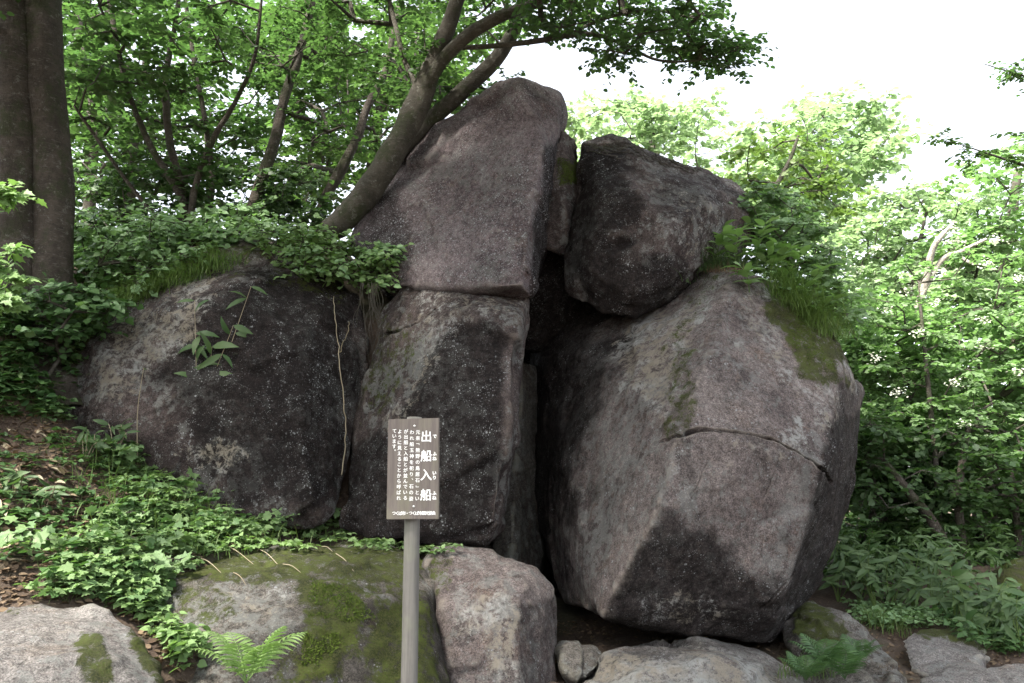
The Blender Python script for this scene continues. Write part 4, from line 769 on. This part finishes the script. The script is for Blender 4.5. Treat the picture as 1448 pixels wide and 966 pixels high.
# dead leaves everywhere on the slope
lp, ln_ = surf_pts([(-20, 560), (90, 580), (320, 700), (480, 760), (300, 860), (260, 966), (-20, 966)], 2600)
a = Acc(); lp2 = lp + rng.normal(0, .05, lp.shape) * [1, 1, 0]; lp2[:, 2] = ground_z(lp2[:, 0], lp2[:, 1]) + .012
leaves(a, T_HEX, lp2, rdir(len(lp2)), norm(np.array([0, -.2, 1]) + rng.normal(0, .35, lp2.shape)), rng.uniform(.03, .075, len(lp2)), .7)
o = a.build('leaf_litter', M['litter'], None, lp2.mean(0)); tag(o, 'brown dead leaf litter scattered over the left slope', 'leaf litter', kind='stuff')
lp, _ = surf_pts([(770, 880), (1448, 850), (1448, 966), (770, 966)], 900); a = Acc(); lp = lp + [0, 0, .01]
leaves(a, T_HEX, lp, rdir(len(lp)), norm(np.array([0, -.2, 1]) + rng.normal(0, .3, lp.shape)), rng.uniform(.02, .06, len(lp)), .6)
o = a.build('leaf_litter', M['litter'], None, lp.mean(0)); tag(o, 'reddish dead leaves between the low rocks of the right hand path', 'leaf litter', kind='stuff')
lp, _ = surf_pts([(-20, 560), (90, 600), (200, 680), (260, 760), (150, 800), (-20, 800)], 130); a = Acc()
leaves(a, T_LONG, lp + [0, 0, .03], rdir(len(lp)), norm(np.array([0, -.4, 1]) + rng.normal(0, .5, lp.shape)), rng.uniform(.08, .17, len(lp)), 1.0)
o = a.build('dry_bamboo_leaves', M['straw'], None, lp.mean(0)); tag(o, 'straw coloured dry bamboo leaves lying on the left slope', 'dry leaves', kind='stuff')

def herb_cover(label, poly, n, size, mat, T, hgt=.13, rad=.09, tw=4, lpt=2, names=('ground',), name='herb_cover', kind='stuff'):
    p, _ = surf_pts(poly, n, names)
    if not len(p): return None
    c = p + np.array([0, 0, 1.]) * (hgt * rng.uniform(.4, 1.3, len(p)))[:, None] + rng.normal(0, .04, p.shape) * [1, 1, 0]
    a = Acc(); s = Acc(); prisms(s, p, c, .002, .0015, 3); sprays(c, rad, tw, lpt, size, a, s, T, 1.0, .1, .38, .1)
    root = a.build(name, mat, None, p.mean(0)); tag(root, label, 'ground plants', kind=kind); s.build('stem', M['grass'], root, p.mean(0)); return root
herb_cover('bright lobed herb cover over the middle of the left slope', [(130, 650), (250, 640), (400, 700), (480, 760), (350, 770), (220, 800), (225, 880), (60, 850), (90, 780), (190, 720)], 320, .08, M['herb'], T_LOBE)
herb_cover('small round leafed weeds mixed through the middle of the left slope', [(120, 640), (250, 640), (400, 700), (490, 762), (350, 770), (220, 800), (225, 880), (40, 850), (90, 780), (180, 720)], 300, .045, M['bright'], T_BROAD, .14)
herb_cover('darker pointed leaf weeds mixed through the left slope', [(100, 620), (250, 640), (400, 710), (350, 760), (220, 800), (225, 880), (20, 850), (20, 740), (110, 700)], 90, .07, M['fern_dark'], T_HEX, .18)
grass_patch('fine grass blades standing among the herbs of the left slope', [(x, 650 + (x - 140) * .33 + dy) for x in range(110, 440, 14) for dy in (10, 45, 85)], 9, .13, .24, M['grass'], ['ground'])
herb_cover('round leafed herbs in the channel between the two foreground rocks', [(150, 820), (250, 850), (300, 900), (260, 950), (230, 900), (150, 850)], 130, .06, M['bright'], T_BROAD, .08)
herb_cover('sparse small herbs on the litter at far left', [(-20, 600), (120, 620), (160, 700), (80, 780), (-20, 800)], 130, .05, M['fern_dark'], T_BROAD, .07)
herb_cover('leafy herb fringe along the top edge of the mossy ledge', [(225, 770), (480, 745), (560, 770), (480, 778), (300, 790), (230, 820)], 90, .06, M['bright'], T_LOBE, .07, names=('ground', 'ledge'))
herb_cover('low leafy strip behind the sign post on the mossy ledge', [(510, 768), (640, 772), (640, 786), (510, 782)], 40, .05, M['herb'], T_LOBE, .05, names=('ground', 'ledge', 'block', 'centre'))
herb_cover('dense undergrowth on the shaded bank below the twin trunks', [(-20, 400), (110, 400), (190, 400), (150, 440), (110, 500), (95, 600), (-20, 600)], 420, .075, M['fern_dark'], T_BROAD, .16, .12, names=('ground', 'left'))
herb_cover('small ferny weeds under the grassy bank left of the left boulder', [(90, 430), (200, 400), (300, 350), (300, 370), (180, 430), (110, 500), (90, 600), (60, 600)], 260, .055, M['herb'], T_BROAD, .1, names=('ground', 'left'))
herb_cover('leafy scrub on the bare rise seen between the twin trunks and the bushes', [(95, 335), (200, 335), (240, 350), (190, 390), (100, 400)], 170, .09, M['shrub'], T_BROAD, .2, .14)
herb_cover('dark ivy like cover at the bottom right edge', [(1330, 850), (1460, 850), (1460, 935), (1400, 925), (1340, 890)], 230, .07, M['fern_dark'], T_LOBE, .1, names=('ground', 'rpale', 'rdark'))
herb_cover('low weeds along the back edge of the right hand path rocks', [(1210, 860), (1340, 870), (1330, 895), (1270, 895), (1200, 880)], 120, .06, M['shrub'], T_BROAD, .1)

# individually built herb plants, large lobed leaves
hp = [(150, 660, 'tall lobed herb in front of the base of the left boulder'), (215, 645, 'large leafed herb touching the left boulder base, leftmost of a row'), (250, 690, 'broad leafed herb in the middle of the green slope'), (310, 725, 'broad leafed herb near the sign side of the green slope'),
      (30, 790, 'very broad dark leafed plant at the left edge'), (175, 760, 'pale broad leafed herb left of the ledge'), (430, 745, 'bushy herb at the foot of the left boulder near the sign'), (380, 760, 'small bright herb on the back edge of the ledge'), (460, 752, 'last bright herb before the dark cleft'), (225, 830, 'round leafed herb above the rock channel')]
for (px, py, lab) in hp:
    h = hit(px, py, ['ground']); b0 = h[0]; c = b0 + np.stack([rng.normal(0, .10, 7), rng.normal(0, .10, 7), rng.uniform(.1, .24, 7)], -1)
    q = proj(b0[None]); shrub(lab, (float(q[0][0]), float(q[1][0]), b0[1]), c, 'lobed', M['herb'], T_LOBE, .10, nobj=40, rad=.09, tw=3, lpt=2, cat='herb', name='herb_plant')

# bamboo grass in front of the left boulder
def bamboo(label, px, py, stems, nleaf=5, size=.17, name='bamboo_grass', names=('ground',), sc=1.0):
    h = hit(px, py, list(names)) or (P(px, py, 8),); b0 = h[0]; root = thing(name, label, 'bamboo grass', b0)
    for (tx, ty, dY) in stems:
        top = P(tx, ty, b0[1] + dY); mid = (b0 + top) / 2 + np.array([rng.normal(0, .03), 0, .03]); q = catmull([b0 - [0, 0, .04], mid, top], 8); a = Acc(); tube(a, q, np.linspace(.006, .0025, len(q)), 5, 2, 0, interp=False); a.build('stem', M['straw'] if px < 300 else M['grass'], root, b0)
        t = rng.uniform(.55, 1, nleaf); t[0] = 1; p = q[(t * (len(q) - 1)).astype(int)]; az = rng.uniform(0, 2 * np.pi, nleaf); d = np.stack([np.cos(az), -.3 * np.abs(np.sin(az)), rng.uniform(-.7, .45, nleaf)], -1)
        leaf_objects(root, b0, 'dry' if rng.random() < .14 and False else 'bamboo', p, norm(d), norm(np.array([0, -.9, .6]) + rng.normal(0, .35, p.shape)), size * rng.uniform(.7, 1.2, nleaf))
    return root
bamboo('tall bamboo grass with broad blades standing before the left boulder', 268, 690, [(275, 425, -.1), (282, 475, -.05), (330, 460, -.1), (300, 490, -.05), (355, 405, 0)], 6, .25)
bamboo('bare dry cane with leafy foot at the left part of the left boulder', 195, 655, [(203, 520, -.25)], 1, .05)
k = 0
for (px, py, lab) in [(120, 650, 'low bamboo grass at the lower left corner of the left boulder'), (160, 640, 'low bamboo grass second from the left boulder corner'), (240, 660, 'low bamboo grass in front of the tall cane'), (310, 690, 'low bamboo grass under the tall bamboo grass'), (350, 715, 'low bamboo grass right of the middle of the left boulder base'),
                      (400, 735, 'low bamboo grass near the right end of the left boulder'), (440, 745, 'low bamboo grass by the cleft beside the sign'), (60, 720, 'bamboo grass among the litter at far left'), (20, 700, 'bamboo grass at the very left edge of the litter'), (35, 560, 'bamboo grass on the bank under the twin trunks'), (60, 500, 'upper bamboo grass on the shaded left bank'), (330, 700, 'small yellow tipped bamboo grass before the left boulder')]:
    bamboo(lab, px, py, [(px + rng.uniform(-22, 22), py - rng.uniform(15, 45), rng.uniform(-.15, .15)) for _ in range(6)], 3, .15)
labs = ['beside the huge boulder', 'right of the first clump', 'behind the mossy sloping rock', 'in the middle of the right thicket', 'below the arching dark stems', 'left of the dark mossy boulder', 'before the dark mossy boulder', 'at the right edge of the path', 'farthest back near the huge boulder', 'above the tuft of grass', 'with straw coloured tips near the path', 'overhanging the pale low rock', 'lowest at the right edge', 'tall and thin in deep shade']
for i, (px, py) in enumerate([(1185, 850), (1215, 850), (1240, 868), (1290, 868), (1320, 866), (1370, 875), (1400, 890), (1430, 905), (1200, 835), (1260, 865), (1350, 885), (1385, 905), (1445, 920), (1310, 855)]):
    bamboo('right hand bamboo grass clump ' + labs[i], px, py, [(px + rng.uniform(-35, 35), py - rng.uniform(25, 95), rng.uniform(-.3, .3)) for _ in range(8)], 5, .18, names=('ground', 'rmoss', 'rpale'))
    a = Acc();
# a loose mass of bamboo-grass leaves filling the shade behind
C = region([(1175, 740), (1500, 740), (1500, 880), (1200, 870)], 230, 10.0, 12.5); a = Acc(); sprays(C, .28, 4, 4, .15, a, None, T_LONG, 1.0, .2, .5, .5)
tag(a.build('bamboo_thicket', M['bamboo'], None, C.mean(0)), 'shaded thicket of bamboo grass leaves across the lower right', 'thicket', kind='stuff')

# ------------------------------------------------------------------ ferns
def fern(label, px, py, fronds, L, mat, names=None, Y=None, upright=.8):
    h = hit(px, py, names); b0 = h[0] if Y is None else P(px, py, Y); root = thing('fern', label, 'fern', b0)
    for (az, el, ls) in fronds:
        ln = L * ls; d = np.array([math.cos(az), math.sin(az), 0]); t = np.linspace(0, 1, 40); rc = b0 + d * (ln * t * math.cos(el))[:, None] + np.array([0, 0, 1.]) * (ln * (t * math.sin(el) - .38 * t ** 2.2))[:, None]
        a = Acc(); tube(a, rc[::3], np.linspace(.004, .001, len(rc[::3])), 4, 2, 0, interp=False); tg = norm(np.gradient(rc, axis=0)); side = norm(np.cross(tg, np.array([0, 0, 1.]))); up = np.cross(side, tg)
        for i in range(5, 40, 3):
            u = t[i]; pl = ln * .27 * (math.sin(math.pi * min(1, (u + .05)) ** .8) ** .8 + .06)
            for sg in (-1, 1):
                pd = norm((side[i] * sg + tg[i] * .42 - up[i] * .1)[None])[0]; m = 10; s = np.linspace(.06, .96, m); pp = rc[i] + pd * (pl * s)[:, None] - up[i] * (pl * .18 * s ** 2)[:, None]; pw = ln * .032 * (1 - s * .8)
                ps = norm(np.cross(pd, up[i])[None])[0]
                leaves(a, T_LONG, rc[i][None], pd[None], up[i][None] + rng.normal(0, .12, (1, 3)), pl, .55)
                for s2 in (-1, 1): leaves(a, T_RH, pp, np.repeat(norm((ps * s2 + pd * .9)[None]), m, 0), np.repeat(up[i][None], m, 0) + rng.normal(0, .15, (m, 3)), pw * .55, .9)
        a.build('frond', mat, root, b0)
    return root
F = [(a_, rng.uniform(.75, 1.2), rng.uniform(.9, 1.2)) for a_ in (-.1, -.75, -1.6, -2.6, .5, 3.3, 1.5, 2.3)]
fern('bright yellow-green fern at the foot of the mossy ledge', 348, 966, F, .50, M['fern'], Y=5.0)
fern('small fern half hidden in the herbs left of the ledge', 150, 745, F[:6], .3, M['herb'], ['ground'])
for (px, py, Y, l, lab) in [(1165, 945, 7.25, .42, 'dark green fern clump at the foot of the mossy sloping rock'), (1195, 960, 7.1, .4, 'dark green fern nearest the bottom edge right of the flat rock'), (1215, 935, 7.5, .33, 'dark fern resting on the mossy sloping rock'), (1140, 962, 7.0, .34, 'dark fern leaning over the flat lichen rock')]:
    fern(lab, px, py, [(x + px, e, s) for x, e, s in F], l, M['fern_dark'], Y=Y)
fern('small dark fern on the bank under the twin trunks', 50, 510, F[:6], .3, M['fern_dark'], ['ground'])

# ------------------------------------------------------------------ twigs, vine, roots
tw = Acc(); 
for (x0, y0, x1, y1), twl in zip([(280, 790, 312, 812), (312, 770, 358, 800), (330, 812, 348, 830), (365, 778, 392, 800), (455, 775, 470, 782), (475, 785, 500, 810), (400, 800, 425, 812)], ['leftmost', 'second from the left, upper', 'second from the left, lower', 'long, in the middle', 'small, near the back edge', 'rightmost, by the sign post', 'short, on the front edge']):
    pa, pb = hit(x0, y0), hit(x1, y1)
    if pa and pb and abs(pa[0][1] - pb[0][1]) < 1.5:
        a = Acc(); q = np.array([pa[0] + [0, 0, .012], (pa[0] + pb[0]) / 2 + [0, 0, .03], pb[0] + [0, 0, .012]]); tube(a, q, [.0035, .003, .002], 5, 4, 0)
        tag(a.build('twig', M['straw'], None, pa[0], True), 'dry fallen twig on the mossy ledge, ' + twl, 'twig', 'dry twigs on the mossy ledge')
def surf_line(pts, names, off=.012):
    out = []
    for (px, py) in catmull(np.array([(a_, b_, 0) for a_, b_ in pts]), 6)[:, :2]:
        h = hit(px + rng.normal(0, 1), py + rng.normal(0, 1), names)
        if h: out.append(h[0] + h[1] * off * (1 if h[1][1] < 0 else -1))
    return np.array(out)
L = surf_line([(470, 420), (473, 460), (478, 500), (484, 560), (487, 620), (482, 672)], ['left']); a = Acc(); tube(a, L, np.linspace(.004, .0075, len(L)), 6, 2, .05); vine = a.build('vine', M['straw'], None, L[0], True); tag(vine, 'pale bare vine hanging down the right side of the left boulder', 'vine')
L = surf_line([(478, 500), (488, 480), (492, 455)], ['left']); a = Acc(); tube(a, L, np.linspace(.006, .004, len(L)), 5, 2, .05); a.build('side_shoot', M['straw'], vine, np.array(vine.location), True)
rt = thing('root_mat', 'mat of dry grey roots matted over the crown of the perched boulder', 'roots', P(870, 200, 9.6))
for i in range(26):
    x0 = rng.uniform(825, 900); y0 = 196 + abs(x0 - 862) * .12 + rng.uniform(2, 12); n = 6; xs_ = x0 + np.cumsum(rng.normal(7, 9, n)); ys_ = y0 + np.cumsum(rng.uniform(-2, 6, n)) * .5
    if i > 14: xs_ = rng.uniform(880, 940) + np.arange(n) * 12; ys_ = 205 + (xs_ - 880) * .28 + rng.normal(0, 3, n) + 8
    L = surf_line(list(zip(xs_, ys_)), ['perched'], .008)
    if len(L) > 4: a = Acc(); tube(a, L, np.full(len(L), rng.uniform(.004, .008)), 5, 2, .1); a.build('root', M['bark_thin'], rt, np.array(rt.location), True)
dr = thing('hanging_roots', 'bundle of dry roots and stems hanging in the cleft right of the left boulder', 'roots', P(520, 430, 8.9))
for i in range(20):
    x = rng.uniform(508, 535); q = P(np.array([x, x + rng.normal(2, 8), x + rng.normal(4, 10), x + rng.normal(8, 15)]), np.array([400, 430, 460, rng.uniform(470, 555)]), np.full(4, rng.uniform(8.5, 8.8))); a = Acc(); tube(a, q, [.004, .0032, .0025, .0012], 4, 4, .1); a.build('root', M['bark_thin'], dr, np.array(dr.location))
# moss cushion on the wedge stone and ledge as tufts
def moss_tufts(label, poly, n, names, size=.016):
    p, nr = surf_pts(poly, n, names)
    if len(p) < 3: return
    kq = fbm(p * 5.5, 4, 91) > -.02; p, nr = p[kq], nr[kq]
    a = Acc(); nr = np.where(nr[:, 1:2] > 0, -nr, nr); leaves(a, T_RH, p, norm(nr * .8 + rng.normal(0, .5, p.shape)), norm(rng.normal(0, 1, p.shape)), size * rng.uniform(.6, 1.4, len(p)), .6); tag(a.build('moss', M['moss'], None, p.mean(0)), label, 'moss', kind='stuff')
moss_tufts('bright moss on the wedged upright rock', [(786, 222), (818, 228), (818, 260), (790, 262)], 900, ('wedge',))
moss_tufts('deep green moss on the right shoulder of the huge boulder', [(1115, 440), (1165, 455), (1185, 520), (1150, 525), (1115, 480)], 1800, ('right',))
moss_tufts('thick moss on the front of the mossy ledge', [(440, 820), (490, 830), (530, 870), (500, 900), (455, 940), (425, 950), (430, 900)], 3200, ('ledge',))

# ------------------------------------------------------------------ notice board
bc = P(584.5, 662.5, 4.9); f_ = 4.9 / FPX / math.cos(PITCH)
BW, BH = 74 * 4.9 / 1169, 139 * 4.9 / 1169
yaw = R(-9)
sg = thing('notice_board', 'weathered wooden signboard on a round post with white vertical lettering', 'signboard', (bc[0] + .0, bc[1] + .09, 0.0)); so_ = np.array(sg.location)
a = Acc(); z0, z1 = -.1, P(582, 590, 4.98)[2]; pxc = P(582, 800, 4.98)[0]
tube(a, [(pxc, 4.985, z0), (pxc, 4.985, .6), (pxc - .003, 4.985, 1.3), (pxc - .003, 4.985, z1)], [.0485, .0475, .046, .044], 28, 8, .012); a.build('post', M['post'], sg, so_, True)
bm = bmesh.new(); bmesh.ops.create_cube(bm, size=1); bmesh.ops.scale(bm, vec=(BW, .022, BH), verts=bm.verts); bmesh.ops.bevel(bm, geom=bm.edges[:], offset=.0025, segments=2, affect='EDGES')
me = bpy.data.meshes.new('board'); bm.to_mesh(me); bm.free(); me.materials.append(M['board']); bd = link('board', me, sg, (bc - so_)); bd.rotation_euler = (0, R(-.6), yaw)
def glyphs(name, items, parent):
    """items: (char, x, y, size, rot, bold) in board millimetre-like units: x right, z up from board centre (metres)"""
    dg0 = []; vs = []; fs = []; n0 = 0
    for (ch, x, z, s, rot, off) in items:
        cu = bpy.data.curves.new('t', 'FONT'); cu.body = ch; cu.size = s; cu.align_x = 'CENTER'; cu.align_y = 'CENTER'; cu.offset = off; cu.extrude = .0008; cu.resolution_u = 3
        o = bpy.data.objects.new('t', cu); COL.objects.link(o); dg = bpy.context.evaluated_depsgraph_get(); m = bpy.data.meshes.new_from_object(o.evaluated_get(dg))
        v = np.array([tuple(q.co) for q in m.vertices]).reshape(-1, 3)
        if len(v):
            c = (v.min(0) + v.max(0)) / 2; 
            if ch not in '、。': v[:, 0] -= c[0]; v[:, 1] -= c[1]
            else: v[:, 0] += -c[0] + s * .22; v[:, 1] += -c[1] + s * .26
            if rot: v = np.stack([v[:, 1], -v[:, 0], v[:, 2]], -1)
            w = np.stack([v[:, 0] + x, -v[:, 2], v[:, 1] + z], -1); vs.append(w); fs += [tuple(i + n0 for i in p.vertices) for p in m.polygons]; n0 += len(w)
        bpy.data.objects.remove(o); bpy.data.curves.remove(cu); bpy.data.meshes.remove(m)
    me = bpy.data.meshes.new(name); me.from_pydata([tuple(q) for q in np.concatenate(vs)], [], fs); me.materials.append(M['paint'])
    return link(name, me, parent, (0, -.0125, 0))
# board drawn from the enlarged photo: 543x966 view, board x 48..490, y 90..915 -> metres
def bx(u): return (u - 269) / 442 * BW
def bz(v): return (502 - v) / 825 * BH
u = BW / 442
items = []
for ch, v in zip('出船入船', (240, 400, 556, 718)): items.append((ch, bx(383), bz(v), 100 * u, 0, .0010))
for ch, v in (('で', 242), ('ふ', 385), ('ね', 424), ('い', 543), ('り', 580), ('ふ', 705), ('ね', 743)): items.append((ch, bx(455), bz(v), 36 * u, 0, .0007))
[glyphs('character', [it], bd) for it in items]
items = []
for xs0, txt, v0, v1 in ((310, '元来「熊野の鳥居石」とい', 205, 748), (258, 'われ船玉神を祀り、石の姿', 203, 748), (207, 'が出船と入船とが並んでいる', 195, 742), (152, 'ように見えることから呼ばれ', 195, 742), (106, 'ています。', 190, 360)):
    vv = np.linspace(v0, v1, len(txt))
    for ch, v in zip(txt, vv): items.append((ch, bx(xs0), bz(v), 39 * u, ch in '「」', .0002))
glyphs('body_lettering', items, bd)['kind'] = 'stuff'
items = [(ch, bx(x), bz(865), 34 * u, 0, .0004) for ch, x in zip('つくば市・つくば市観光協会', np.linspace(112, 452, 13))]
glyphs('footer_lettering', items, bd)['kind'] = 'stuff'
for v in (152, 812):
    bm = bmesh.new(); bmesh.ops.create_uvsphere(bm, u_segments=14, v_segments=8, radius=.0075); bmesh.ops.scale(bm, vec=(1, .6, 1), verts=bm.verts); me = bpy.data.meshes.new('bolt'); bm.to_mesh(me); bm.free(); me.materials.append(M['bolt'])
    link('bolt', me, bd, (bx(280), -.012, bz(v)))
print('objects', len(bpy.data.objects), 'tris', sum(sum(len(p.vertices) - 2 for p in o.data.polygons) if len(o.data.polygons) < 2000 else len(o.data.polygons) * 2 for o in bpy.data.objects if o.type == 'MESH'))
